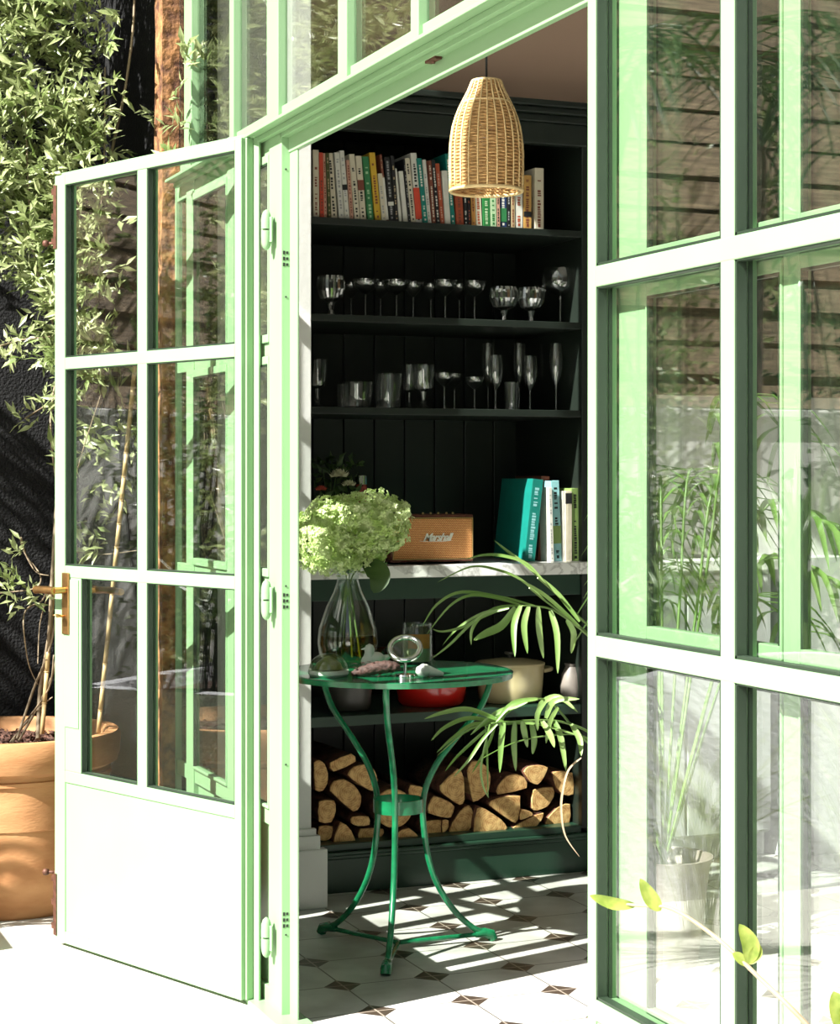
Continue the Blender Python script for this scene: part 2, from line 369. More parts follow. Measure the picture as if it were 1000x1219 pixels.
for z0, z1 in RZ: pane(bpy.data.objects['window_1'], FU + .010, 5.105, 5.217, z0, z1)
screen('window_2', 'fixed pale green glazed screen behind the right door leaf', [(2.127, 2.495), (1.70, 2.088), (1.20, 1.60), (.70, 1.10)],
       [(.60, .70), (1.10, 1.20), (1.60, 1.70), (2.088, 2.127), (2.495, 2.595)])
# transom lights above the door head
r = empty('window_3'); tagp(r, 'tall pale green transom lights above the door head', 'window', kind=S)
mul = [(5.03, 5.105), (4.63, 4.665), (4.262, 4.35), (3.79, 3.845), (3.385, 3.425), (2.97, 3.01), (2.52, 2.56), (2.088, 2.127), (1.60, 1.65), (1.1, 1.15), (.60, .70)]
L = [(FU - .006, a, 2.115, FU + .018, b, 3.4) for a, b in mul]
L += [(FU + .004, .6, 2.11, FU + .026, 5.185, 2.150), (FU + .004, .6, 3.25, FU + .026, 5.185, 3.4)]
obj('window_frame', boxes(L), M['green'], r, bevel=.002)
pane(r, FU + .012, 5.105, 5.224, 2.150, 3.25)
for i in range(len(mul) - 1):
    pane(r, FU + .012, mul[i + 1][1], mul[i][0], 2.150, 3.25)
# door frame: drip nose, head, rebate stops
L = [(FU - .040, .6, 2.098, FU + .0, 5.185, 2.106), (FU - .015, .6, 2.085, FU + .0, 5.185, 2.098),
     (FU, 2.605, 2.075, FU + .022, 4.262, 2.12),
     (FU + .018, 2.605, 2.040, FU + .032, 4.262, 2.078), (FU + .021, 4.20, 0, FU + .026, 4.262, 2.06), (FU + .021, 2.605, 0, FU + .026, 2.66, 2.06),
     (FU, 4.254, 0, FU + .022, 4.262, 2.09), (FU, 2.605, 0, FU + .022, 2.613, 2.09)]
tr = obj('trim_2', boxes(L), M['green'], bevel=.0015); tagp(tr, kind=S)
# screws and striking plate holes in the reveal (real little recess discs)
bm = bmesh.new()
for z in (2.00, 1.70, 1.02, .60, .20):
    tube(bm, [(FU + .011, 4.2555, z), (FU + .011, 4.2525, z)], .0022, 8)
for zz in (1.79, .985, .235):
    for dz in (-.014, 0, .014):
        box(bm, FU + .004, 4.2530, zz + dz - .004, FU + .009, 4.2545, zz + dz + .004); box(bm, FU + .012, 4.2530, zz + dz - .003, FU + .017, 4.2545, zz + dz + .003)
obj('screw', bm, M['black'], tr)
bm = bmesh.new(); box(bm, FU + .002, 3.32, 2.070, FU + .016, 3.37, 2.0755); tube(bm, [(FU + .009, 3.345, 2.0745), (FU + .009, 3.345, 2.066)], .004, 8)
obj('catch', bm, M['rust'], tr)

# ------------------------------------------------------------------ door leaves
def leaf(name, label, loc, rz, fr, W_=.8225, cols=((.0265, .393), (.4345, .7725)), lock=False):
    """fr=+1: the seen face looks along local +y, -1: along -y"""
    r = empty(name, loc, rz); tagp(r, label, 'door', kind=S)
    def Y(a, b): return (min(a * fr, b * fr), max(a * fr, b * fr))
    y0, y1 = Y(0, -.038)
    def bx(x0, z0, x1, z1, a=0, b=-.038):
        q = Y(a, b); return (x0, q[0], z0, x1, q[1], z1)
    zb, zt = .013, 2.096
    L = [bx(0, zb, cols[0][0], zt), bx(cols[1][1], zb, W_, zt), bx(cols[0][1], .45, cols[1][0], 2.067, -.0006, -.0374),
         bx(cols[0][0], 2.067, cols[1][1], zt), bx(cols[0][0], 1.567, cols[1][1], 1.599), bx(cols[0][0], 1.004, cols[1][1], 1.036),
         bx(cols[0][0], .449, cols[1][1], .481), bx(cols[0][0], zb, cols[1][1], .045)]
    if lock: L.append(bx(.6957, .481, cols[1][1], 1.004, -.001, -.037))
    # flange on the hinge edge and rebate lip round the leaf, set back behind the face
    L += [bx(-.026, zb - .004, .0, zt + .004, -.033, -.040), bx(-.006, zb, 0, zt, -.012, -.033)]
    L += [bx(-.02, zt, W_ + .004, zt + .012, -.024, -.038)]
    obj('door_frame', boxes(L), M['green'], r, bevel=.0018)
    obj('kick_panel', boxes([bx(cols[0][0], .045, cols[1][1], .449, -.004, -.03)]), M['green'], r)
    for (z0, z1) in ((.481, 1.004), (1.036, 1.567), (1.599, 2.067)):
        for j, (a, b) in enumerate(cols):
            if lock and j == 1 and z0 < .5: b = .6957
            q = Y(-.018, -.022)
            obj('pane', boxes([(a, q[0], z0, b, q[1], z1)]), M['glass'], r)
            # putty bead: thin strips inside the opening, coloured dark to paint in its shade
            e = .0045; q2 = Y(-.0025, -.0178)
            obj('shade_bead', boxes([(a, q2[0], z0, a + e, q2[1], z1), (b - e, q2[0], z0, b, q2[1], z1), (a, q2[0], z0, b, q2[1], z0 + e), (a, q2[0], z1 - e * .5, b, q2[1], z1)]), M['shade_strip'], r)
            q3 = Y(-.0222, -.028); obj('shade_strip', boxes([(a, q3[0], z0, a + .003, q3[1], z1), (b - .003, q3[0], z0, b, q3[1], z1)]), M['shade_strip'], r)  # more painted shade, dark strips behind the glass
    return r
# left leaf, swung open past the front
LD = leaf('door_1', 'open left door leaf with pale green frame, six panes and brass handle', (1.327, 4.404, 0), math.atan2(.932, -.362), 1, lock=True)
RD = leaf('door_2', 'right door leaf of pale green frame folded flat against the glazing', (1.338, 2.605, 0), -PI / 2, -1, cols=((.026, .389), (.4235, .79)))
# handle
h = empty('door_handle', (.768, 0, .955)); h.parent = LD
obj('backplate', boxes([(-.022, .0, -.105, .012, .006, .062)]), M['brass'], h, bevel=.003)
bm = bmesh.new(); tube(bm, [(-.006, .004, .015), (-.006, .042, .015)], .009, 12); obj('spindle', bm, M['brass'], h, True)
bm = bmesh.new(); tube(bm, spline([(-.010, .043, .015), (.03, .046, .016), (.075, .046, .015)], 4), [.0105, .0105, .0105, .0105, .0105, .0105, .0105, .0105, .0115], 14); obj('lever', bm, M['brass'], h, True)
bm = bmesh.new(); tube(bm, [(-.003, .006, -.055), (-.003, .03, -.055)], .003, 8); lathe(bm, [(0, 0), (.011, .002), (.012, .005), (0, .007)], 16, -.003, .03)
for v in bm.verts:
    if v.co.z > -.02: v.co.z = -.055 + (v.co.z) * 1.0
obj('key', bm, M['brass'], h)
bm = bmesh.new(); tube(bm, [(-.02, -.038, .012), (-.02, -.085, .012)], .008, 12); tube(bm, spline([(-.02, -.085, .012), (-.07, -.09, .014), (-.135, -.088, .012)], 4), .0095, 12)
obj('outside_lever', bm, M['brass'], h, True)
# the lock cover panel edge line
obj('lock_cover', boxes([(.705, -.0005, .60, .7735, .0015, .999)]), M['green'], LD, bevel=.001)
# slide bolts at the free edge
def bolt(z0, z1, m, knobz):
    bm = bmesh.new(); x = .8225
    tube(bm, [(x + .012, -.012, z0), (x + .012, -.012, z1)], .0055, 10)
    for z in (z0 + .02, (z0 + z1) / 2, z1 - .02): box(bm, x - .004, -.022, z - .008, x + .02, -.002, z + .008)
    tube(bm, [(x + .012, -.012, knobz), (x + .030, .004, knobz)], .004, 8)
    lathe(bm, [(0, -.010), (.008, -.007), (.010, 0), (.008, .007), (0, .010)], 12, x + .033, .007)
    for v in bm.verts:
        if abs(v.co.x - (x + .033)) < .0101 and abs(v.co.z) < .0101: v.co.z += knobz
    box(bm, x - .012, -.004, z0 - .002, x + .003, .003, z1 - .005)
    return obj('slide_bolt', bm, m, LD)
bolt(1.90, 2.075, M['rust'], 1.915)
bolt(.03, .20, M['rust'], .195)
# bullet hinges
for z in (1.862, .985, .185):
    hp = W(317, 566, 4.50)
    hg = empty('hinge', (0, 0, 0)); hg.parent = LD
    # local position from world
    Minv = (Matrix.Translation(LD.location) @ Matrix.Rotation(LD.rotation_euler.z, 4, 'Z')).inverted()
    q = Minv @ Vector((hp.x, hp.y, 0)); hg.location = (q.x, q.y, z)
    for k, (a, b) in enumerate(((.002, .048), (-.048, -.002))):
        bm = bmesh.new(); zs = [a + (b - a) * i / 8 for i in range(9)]
        f = (lambda i: .0125 * math.sqrt(max(0, 1 - (i / 8) ** 4 * .98))) if k == 0 else (lambda i: .0125 * math.sqrt(max(0, 1 - ((8 - i) / 8) ** 4 * .98)))
        lathe(bm, [(0, zs[0])] + [(f(i), zs[i]) for i in range(9)] + [(0, zs[-1])], 16); obj('barrel', bm, M['green'], hg, True)
    obj('hinge_leaf', boxes([(-.02, -.004, -.03, .02, .0, .03)]), M['green'], hg, bevel=.001)
# ================================================================== BOOKCASE
BV = 5.48
bc = empty('bookcase', (2.3, BV, 0), 0, 'tall dark green bookcase built in behind the doorway, holding books and glassware', 'bookcase')
X0, X1 = 1.832, 2.795
def bpart(name, L, m=None, bev=.002):
    return obj(name, boxes([(a - 2.3, b - BV, z, d - 2.3, e - BV, f) for a, b, z, d, e, f in L]), m or M['case'], bc, bevel=bev)
bpart('side_panel', [(X0, BV, .14, X0 + .022, 6.0, .9635), (X0, BV, 1.0025, X0 + .022, 6.0, 2.40)]); bpart('side_panel', [(X1, BV, .14, X1 + .03, 6.0, .9635), (X1, BV, 1.0025, X1 + .03, 6.0, 2.40)])
# tongue and groove boards of the back
bpart('back_panel', [(X0 + .11 * i, 5.985 - .004 * 0, .14, X0 + .11 * i + .106, 6.0, 2.40) for i in range(9)] + [(X0, 5.995, .14, X1, 6.01, 2.40)])
for z in (2.07, 1.774, 1.49): bpart('shelf', [(X0, BV + .005, z - .022, X1, 5.99, z)])
bpart('shelf', [(X0, BV + .005, .510, X1, 5.99, .542)], M['caseg'])
bpart('shelf', [(X0, BV + .003, .128, X1, 5.99, .150)], M['caseg'])
bpart('apron', [(X0, BV + .01, .895, X1, BV + .03, .962)], M['caseg'])
bpart('plinth', [(X0 - .01, BV, 0, X1 + .03, BV + .05, .105), (X0 - .01, BV - .008, .105, X1 + .03, BV + .05, .117), (X0 - .01, BV - .014, .117, X1 + .03, BV + .05, .128)], M['caseg'], .003)
bpart('cornice', [(X0 - .01, BV - .045, 2.455, X1 + .2, BV + .14, 2.475), (X0 - .01, BV - .03, 2.435, X1 + .2, BV + .12, 2.455), (X0 - .01, BV - .012, 2.41, X1 + .2, BV + .12, 2.435), (X0 - .01, BV - .005, 2.34, X1 + .2, BV + .03, 2.41)], M['case'], .004)
wt = obj('marble_worktop', boxes([(X0 - .0, BV - .045, .964, 3.52, 5.985, 1.002)]), M['marble'], bevel=.003)
tagp(wt, 'long white veined marble worktop running through the dark bookcase', 'worktop')
# pale base units under the worktop's right end
ku = empty('base_cabinet', (3.16, BV, 0), 0, 'pale grey base cabinet under the right end of the marble worktop', 'cabinet')
obj('carcass', boxes([(-.32, 0, .08, .34, .5, .962)]), M['kitchen'], ku, bevel=.002)
for k in (0, 1): obj('cabinet_door', boxes([(-.315 + k * .33, -.02, .09, .005 + k * .33, -.001, .95)]), M['kitchen'], ku, bevel=.003)
obj('plinth', boxes([(-.32, .03, 0, .34, .08, .08)]), M['kitchen'], ku)
tagp(obj('wall_splashback', boxes([(2.85, 5.60, 1.003, 5.0, 5.72, 1.55)]), M['whitewall']), kind=S)
tagp(obj('wall_lower', boxes([(3.53, 5.42, 0, 5.0, 5.60, 1.003)]), M['kitchen']), kind=S)

# ------------------------------------------------------------------ books
COL = dict(cream=(.58, .52, .40), white=(.62, .60, .54), red=(.55, .06, .03), pink=(.55, .30, .22), olive=(.06, .07, .02), green=(.03, .17, .06), yellow=(.55, .34, .03),
           black=(.012, .012, .014), brown=(.18, .05, .03), teal=(.005, .17, .14), rust=(.36, .07, .03), orange=(.55, .26, .07), dgreen=(.02, .16, .04), pgreen=(.36, .50, .30),
           navy=(.02, .04, .12), amber=(.50, .28, .08), sky=(.25, .50, .52), lime=(.20, .30, .09), tan=(.40, .30, .17), grey=(.3, .3, .3))
BM = {k: mat('cover_' + k, v, .45, var=.08, scale=25) for k, v in COL.items()}
def book(px0, px1, top, ytop, base, v, col, label, ink='black', band=None, depth=.15, marks=None, group=None, shelfname=''):
    """px0..px1 spine at the foot, `top` px of the spine's left edge at the head"""
    a = Wv(px0, 0, v); b = Wv(px1, 0, v); wd = (b.x - a.x)
    zt = Wv(top, ytop, v).z; tx = Wv(top, 0, v).x
    H = math.hypot(zt - base, tx - a.x); ang = math.atan2(tx - a.x, zt - base)
    wd = max(.006, wd * math.cos(ang))
    bm = bmesh.new(); t = .0016
    box(bm, 0, 0, 0, t, depth, H); box(bm, wd - t, 0, 0, wd, depth, H); box(bm, t, 0, 0, wd - t, t, H)
    o = obj('book', bm, BM[col], bevel=.0006)
    lift = max(0, wd * math.sin(-ang)) if ang < 0 else 0
    o.location = (a.x, v + rnd(0, .006), base + .0005 + (wd * math.sin(ang) if ang > 0 else 0)); o.rotation_euler = (0, ang, 0)
    tagp(o, label, 'book', group)
    obj('pages', boxes([(t, t, .003, wd - t, depth - .004, H - .003)]), M['pages'], o)
    bm = bmesh.new(); rr = random.Random(int(px0 * 13 + ytop))
    z = H * .10; n = 0
    z1 = H * (.9 if marks is None else marks)
    while z < z1:
        l = rr.uniform(.004, .011)
        if rr.random() < .78: box(bm, wd * .30, -.0004, z, wd * rr.uniform(.6, .72), .0002, z + l * .7); n += 1
        z += l
        if rr.random() < .08: z += .02
    box(bm, wd * .35, -.0004, H * .035, wd * .65, .0002, H * .035 + wd * .35)
    obj('spine_lettering', bm, BM[ink], o)
    if band:
        obj('spine_band', boxes([(-.0003, -.0008, H * band[0], wd + .0003, .0003, H * band[1])]), BM[band[2]], o)
    return o
G1 = 'books on the top shelf'
def A(X): return 370 + X / 5.882
def Ay(Y): return 170 + Y / 5.882
def B(X): return 530 + X / 5.882
top = [
 (A(20), A(62), A(15), Ay(48), 'cream', 'thick cream paperback at the left end of the top shelf', 'brown', None),
 (A(66), A(94), A(58), Ay(68), 'red', 'red spined book second from the left on the top shelf', 'brown', None),
 (A(97), A(117), A(88), Ay(72), 'pink', 'thin pink book beside the red spine near the left end', 'brown', None),
 (A(121), A(146), A(104), Ay(70), 'olive', 'thin dark olive book fourth from the left, between pink and cream spines', 'tan', None),
 (A(148), A(188), A(116), Ay(72), 'cream', 'wide cream book with small black lettering right of the olive spine', 'black', None),
 (A(200), A(237), A(166), Ay(68), 'white', 'plain white book left of the one with a black band', 'grey', None),
 (A(240), A(272), A(202), Ay(55), 'white', 'tall white book with a black band across its spine', 'grey', (.42, .50, 'black')),
 (A(279), A(303), A(250), Ay(120), 'pink', 'short salmon pink book between two white spines', 'brown', None),
 (A(308), A(346), A(268), Ay(80), 'cream', 'cream book with bold black capitals down its spine', 'black', None),
 (A(350), A(392), A(315), Ay(92), 'cream', 'cream book with a dark portrait patch left of the green spine', 'black', (.46, .62, 'brown')),
 (A(400), A(443), A(362), Ay(98), 'green', 'mid green book with pale lettering left of the yellow spine', 'pgreen', None),
 (A(452), A(494), A(408), Ay(70), 'yellow', 'mustard yellow hardback on the top shelf', 'brown', None),
 (A(500), A(532), A(470), Ay(215), 'cream', 'short cream book just right of the yellow hardback', 'grey', None),
 (A(533), A(550), A(485), Ay(80), 'brown', 'slim brown book with a white foot between cream and black spines', 'tan', (.02, .65, 'white')),
 (A(553), A(590), A(516), Ay(100), 'black', 'thick black book with a white band low on its spine', 'grey', (.24, .30, 'white')),
 (A(592), A(618), A(560), Ay(92), 'black', 'black book right of the white banded black spine', 'tan', None),
 (A(622), A(642), A(585), Ay(180), 'white', 'thin short white booklet between the black books', 'white', None),
 (A(655), A(686), A(620), Ay(198), 'white', 'short white book, the lower of the pair among black spines', 'white', None),
 (A(688), A(704), A(650), Ay(112), 'black', 'slim black book left of the two leaning pale spines', 'grey', None),
 (A(706), A(738), A(661), Ay(108), 'cream', 'cream book with a ruled black and white spine', 'black', None),
 (A(742), A(785), A(702), Ay(70), 'white', 'white book with a red wedge low on its spine', 'black', (.05, .5, 'red')),
 (A(788), A(822), A(742), Ay(110), 'teal', 'emerald green book with white lettering on the top shelf', 'white', None),
 (A(824), A(850), A(784), Ay(118), 'white', 'white book just right of the emerald green spine', 'grey', None),
 (A(853), A(878), A(820), Ay(125), 'brown', 'dark brown book with pale blotches beside a white spine', 'cream', None),
 (A(882), A(907), A(845), Ay(120), 'black', 'black book with white lettering left of the rust red spine', 'white', None),
 (A(910), A(938), A(872), Ay(145), 'rust', 'rust red paperback left of the short white book', 'pink', None),
 (A(943), A(982), A(918), Ay(195), 'white', 'short plain white book left of the wicker lampshade', 'white', None),
 (A(988), A(1018), A(944), Ay(75), 'teal', 'tall teal book half hidden by the left edge of the wicker lampshade', 'white', None),
 (B(82), B(132), B(60), 196, 'rust', 'thick rust red book below the left of the lampshade', 'brown', None),
 (B(138), B(162), B(124), 200, 'black', 'slim black book below the lampshade beside the rust one', 'white', None),
 (B(166), B(186), B(152), 205, 'black', 'black book with red marks below the lampshade', 'rust', None),
 (B(190), B(216), B(178), 203, 'orange', 'orange book below the middle of the lampshade', 'brown', None),
 (B(220), B(262), B(204), 207, 'cream', 'cream book with red and green stripes below the lampshade', 'rust', None),
 (B(268), B(316), B(258), 200, 'dgreen', 'bright green book below the middle of the lampshade', 'pgreen', None),
 (B(320), B(360), B(312), 203, 'pgreen', 'pale green book right of the bright green one under the lampshade', 'dgreen', None),
 (B(364), B(386), B(358), 208, 'pink', 'thin pink book below the lampshade, left of the navy one', 'black', None),
 (B(390), B(434), B(386), 205, 'navy', 'navy book with white and green bands under the lampshade', 'white', (.1, .35, 'green')),
 (B(438), B(460), B(436), 210, 'black', 'black book right of the navy banded spine', 'grey', None),
 (B(466), B(490), B(464), 205, 'tan', 'slim tan book left of the pale pink end book under the lampshade', 'brown', None),
 (B(495), B(546), B(494), 200, 'white', 'pale pinkish white book at the right edge of the lampshade', 'rust', None),
 (B(553), B(606), B(553), Ay(225), 'amber', 'amber book with a dark band on its spine, second from right', 'brown', (.22, .32, 'black')),
 (B(630), B(691), B(630), Ay(175), 'cream', 'large cream book standing last at the right of the top shelf', 'brown', None),
]
for i, (a, b, t, y, col, lab, ink, band) in enumerate(top):
    book(a, b, t, y, 2.0705, BV + .022, col, lab, ink, band, depth=.15 if i < 41 else .2, group=G1)
G2 = 'books on the marble worktop'
def D(X): return 590 + X / 9.09
def Dy(Y): return 560 + Y / 9.09
for (a, b, t, y, v, col, lab, ink, band, dp) in [
 (D(318), D(432), D(412), Dy(105), 5.50, 'teal', 'thick teal hardback leaning on the marble worktop', 'sky', None, .24),
 (D(470), D(560), D(500), Dy(65), 5.56, 'brown', 'brown topped book standing behind the teal hardback', 'tan', None, .2),
 (D(598), D(634), D(575), Dy(185), 5.49, 'white', 'thin bluish white book left of the turquoise topped spine', 'grey', None, .2),
 (D(640), D(724), D(606), Dy(115), 5.50, 'sky', 'turquoise topped book with a printed picture spine on the marble', 'black', (.22, .44, 'lime'), .2),
 (D(728), D(762), D(726), Dy(225), 5.50, 'white', 'thin white book on the marble between turquoise and cream spines', 'white', None, .2),
 (D(766), D(834), D(764), Dy(225), 5.495, 'cream', 'cream book with a black patch at its head on the marble', 'cream', (.82, .97, 'black'), .2),
 (D(840), D(912), D(828), Dy(195), 5.50, 'lime', 'olive green book with dark lettering at the right of the marble row', 'black', None, .2)]:
    book(a, b, t, y, 1.0025, v, col, lab, ink, band, dp, group=G2)

# ------------------------------------------------------------------ glassware
def glass_prof(kind, R, H):
    t = .0012
    if kind == 'coupe':
        pr = [(0, 0), (R * .72, 0), (R * .72, .0015), (R * .2, .004), (.0035, .010), (.003, H * .5), (.004, H * .62), (R * .35, H * .68), (R * .8, H * .79), (R * .97, H * .92), (R, H)]
    elif kind == 'balloon':
        pr = [(0, 0), (R * .75, 0), (R * .75, .0015), (R * .2, .005), (.0045, .012), (.0035, H * .4), (.006, H * .50), (R * .5, H * .55), (R * .9, H * .66), (R, H * .78), (R * .93, H * .92), (R * .84, H)]
    elif kind == 'goblet':
        pr = [(0, 0), (R * .75, 0), (R * .74, .003), (R * .35, .010), (R * .22, .018), (R * .32, .024), (R * .2, .030), (R * .30, H * .40), (R * .75, H * .46), (R * .93, H * .6), (R, H)]
    elif kind == 'cut':
        pr = [(0, 0), (R * .62, 0), (R * .6, .003), (R * .25, .010), (R * .18, .022), (R * .3, H * .36), (R * .75, H * .46), (R, H * .68), (R * .96, H * .9), (R * .88, H)]
    elif kind == 'flute':
        pr = [(0, 0), (R * 1.0, 0), (R * .98, .0015), (R * .3, .004), (.0032, .010), (.003, H * .34), (.005, H * .38), (R * .6, H * .46), (R * .95, H * .62), (R, H * .8), (R * .88, H)]
    elif kind == 'bowl':
        pr = [(0, 0), (R * .62, 0), (R * .66, .004), (R * .8, .008), (R * .93, H * .35), (R, H)]
    else:  # tumbler
        pr = [(0, 0), (R * .8, 0), (R * .84, .003), (R * .93, H * .3), (R, H)]
    k = len(pr); start = {'bowl': 2, 'tumbler': 2}.get(kind, 6)
    inner = [(max(0, r - t), z + (0 if i else .001)) for i, (r, z) in enumerate(pr[start:])][::-1]
    z0 = inner[-1][1]
    return pr + inner + [(0, z0 + (.004 if kind in ('bowl', 'tumbler') else -.002))]
GL = {}
def drinkware(kind, px, y0, y1, halfw, zb, v, label, grp, cut=False):
    p = Wv(px, y1, v); Z = v / (c - s * (px - 500) / F)
    R = halfw / F * Z; H = Wv(px, y0, v).z - zb
    bm = bmesh.new()
    rad = (lambda k, z: 1 + (.035 * (1 if int(round(k * 36)) % 2 else -1) if z > H * .38 else 0)) if cut else ((lambda k, z: 1 + (.02 * math.cos(2 * PI * k * 10))) if kind in ('bowl', 'tumbler', 'goblet') else None)
    lathe(bm, glass_prof(kind, R, H), 36 if cut else 32, rad=rad)
    if cut:
        for f in bm.faces:
            f.smooth = False
    nm = {'coupe': 'coupe_glass', 'balloon': 'balloon_glass', 'goblet': 'goblet', 'cut': 'crystal_goblet', 'flute': 'champagne_flute', 'bowl': 'glass_bowl', 'tumbler': 'tumbler'}[kind]
    o = obj(nm, bm, M['cutg'] if cut else M['drink'], smooth=not cut); o.location = (p.x, v, zb + .0005)
    tagp(o, label, 'glass' if kind != 'bowl' else 'bowl', grp); return o
g1 = 'stemmed glasses on the second shelf'; g2 = 'glasses on the third shelf'
V1, V2 = 5.60, 5.78
for a in [
 ('cut', 394, 329, 0, 17, V1, 'faceted cut crystal goblet at the left end of the stemmed glasses', True),
 ('coupe', 418, 337, 0, 13, V2, 'coupe glass set back, just right of the cut crystal goblet', False),
 ('coupe', 435, 333, 0, 17, V1, 'wide coupe glass in front, nearest the left cut crystal goblet', False),
 ('coupe', 453, 337, 0, 14, V2, 'coupe glass set back between the first two front coupes', False),
 ('coupe', 472, 334, 0, 17, V1, 'second wide front coupe glass from the left', False),
 ('coupe', 492, 336, 0, 12, V1 + .06, 'narrow coupe glass third along the front row', False),
 ('coupe', 513, 338, 0, 12, V2, 'small coupe glass set back near the middle of the shelf', False),
 ('coupe', 530, 334, 0, 15, V1, 'rounded coupe glass just left of the shelf middle under the lampshade', False),
 ('coupe', 547, 338, 0, 12, V2, 'small coupe glass set back below the lampshade', False),
 ('coupe', 565, 335, 0, 14, V1, 'last front coupe glass before the two cut crystal goblets', False),
 ('cut', 600, 342, 0, 17, V1, 'left one of the paired cut crystal goblets towards the right', True),
 ('cut', 632, 343, 0, 16, V1, 'right one of the paired cut crystal goblets towards the right', True),
 ('balloon', 650, 332, 0, 14, V2, 'balloon glass set back behind the tallest balloon glass', False),
 ('balloon', 667, 320, 0, 22, V1, 'tallest balloon wine glass at the right end of the second shelf', False)]:
    k, px, y0, _, hw, v, lab, cut = a
    drinkware(k, px, y0, 0, hw, 1.774, v, lab, g1, cut)
for a in [
 ('goblet', 378, 428, 12, V1, 'heavy goblet at the far left of the third shelf'),
 ('bowl', 425, 455, 19, V1, 'wide low glass bowl on the third shelf'),
 ('tumbler', 408, 457, 8, V2, 'small tumbler set back beside the wide glass bowl'),
 ('tumbler', 462, 445, 17, V1, 'wide ribbed tumbler right of the low bowl'),
 ('goblet', 487, 434, 10, V2, 'goblet set back beside the big ribbed goblet'),
 ('goblet', 504, 434, 14, V1, 'big ribbed goblet in the middle of the third shelf'),
 ('coupe', 529, 444, 12, V1, 'front coupe glass right of the big ribbed goblet'),
 ('coupe', 541, 445, 11, V2, 'coupe glass set back right of the big ribbed goblet'),
 ('coupe', 565, 449, 12, V1, 'short coupe glass left of the first champagne flutes'),
 ('flute', 581, 409, 8, V2, 'tall flute set back, leftmost of the flutes'),
 ('flute', 590, 423, 9, V1, 'shorter front flute, left of the patterned tumbler'),
 ('tumbler', 609, 455, 9, V1, 'small patterned tumbler between the flutes'),
 ('flute', 618, 409, 8, V2, 'tall flute set back behind the patterned tumbler'),
 ('flute', 631, 424, 9, V1, 'shorter front flute, right of the patterned tumbler'),
 ('flute', 649, 411, 7, V2, 'tall flute second from the right end'),
 ('flute', 662, 409, 8, V1, 'tall flute at the right end of the third shelf')]:
    k, px, y0, hw, v, lab = a
    drinkware(k, px, y0, 0, hw, 1.49, v, lab, g2)

# ------------------------------------------------------------------ speaker on the marble
sp0 = Wv(465, 663, 5.50); sp1 = Wv(564, 663, 5.50); sw = sp1.x - sp0.x
spk = empty('radio_speaker', ((sp0.x + sp1.x) / 2, 5.50, 1.0025), 0, 'brown speaker with a woven orange front standing on the marble worktop', 'speaker')
obj('cabinet', boxes([(-sw / 2, 0, .006, sw / 2, .14, .155)]), M['tolex'], spk, bevel=.006)
obj('grille', boxes([(-sw / 2 + .007, -.006, .016, sw / 2 - .007, .004, .143)]), M['grille'], spk, bevel=.003)
x0, x1, z0, z1 = -sw / 2 + .006, sw / 2 - .006, .014, .145
obj('piping', boxes([(x0, -.008, z0, x0 + .0016, -.001, z1), (x1 - .0016, -.008, z0, x1, -.001, z1), (x0, -.008, z0, x1, -.001, z0 + .0016), (x0, -.008, z1 - .0016, x1, -.001, z1)]), M['brasstrim'], spk)
obj('foot', boxes([(-sw / 2 + .02, .02, 0, -sw / 2 + .04, .12, .006), (sw / 2 - .04, .02, 0, sw / 2 - .02, .12, .006)]), M['black'], spk)
for i in range(5):
    bm = bmesh.new(); lathe(bm, [(0, .157 + 0), (.0035, .157), (.0035, .163), (0, .164)], 12); 
    k = obj('knob', bm, M['brasstrim'], spk, True); k.location = (-.02 + i * .026 if i < 3 else .06 + (i - 3) * .022, .03, -.002)
tx = bpy.data.curves.new('logo_lettering', 'FONT'); tx.body = 'Marshall'; tx.size = .033; tx.shear = .45; tx.extrude = .0008; tx.offset = .0008
tx.align_x = 'CENTER'; tx.align_y = 'CENTER'; tx.space_character = .86
to = bpy.data.objects.new('logo_lettering', tx); C.objects.link(to); to.parent = spk; to.location = (.012, -.008, .083); to.rotation_euler = (PI / 2, 0, 0); tx.materials.append(M['silver'])
bpy.context.view_layer.update()
tme = bpy.data.meshes.new_from_object(to.evaluated_get(bpy.context.evaluated_depsgraph_get())); t2 = bpy.data.objects.new('logo_lettering', tme); C.objects.link(t2)
t2.parent = spk; t2.location = to.location; t2.rotation_euler = to.rotation_euler
bpy.data.objects.remove(to); t2.name = 'logo_lettering'
tail = bmesh.new(); tube(tail, [(-.048, -.008, .073), (-.030, -.008, .071), (.03, -.008, .0705), (.064, -.008, .073)], [.0004, .0009, .0009, .0003], 6); obj('logo_underline', tail, M['silver'], spk)

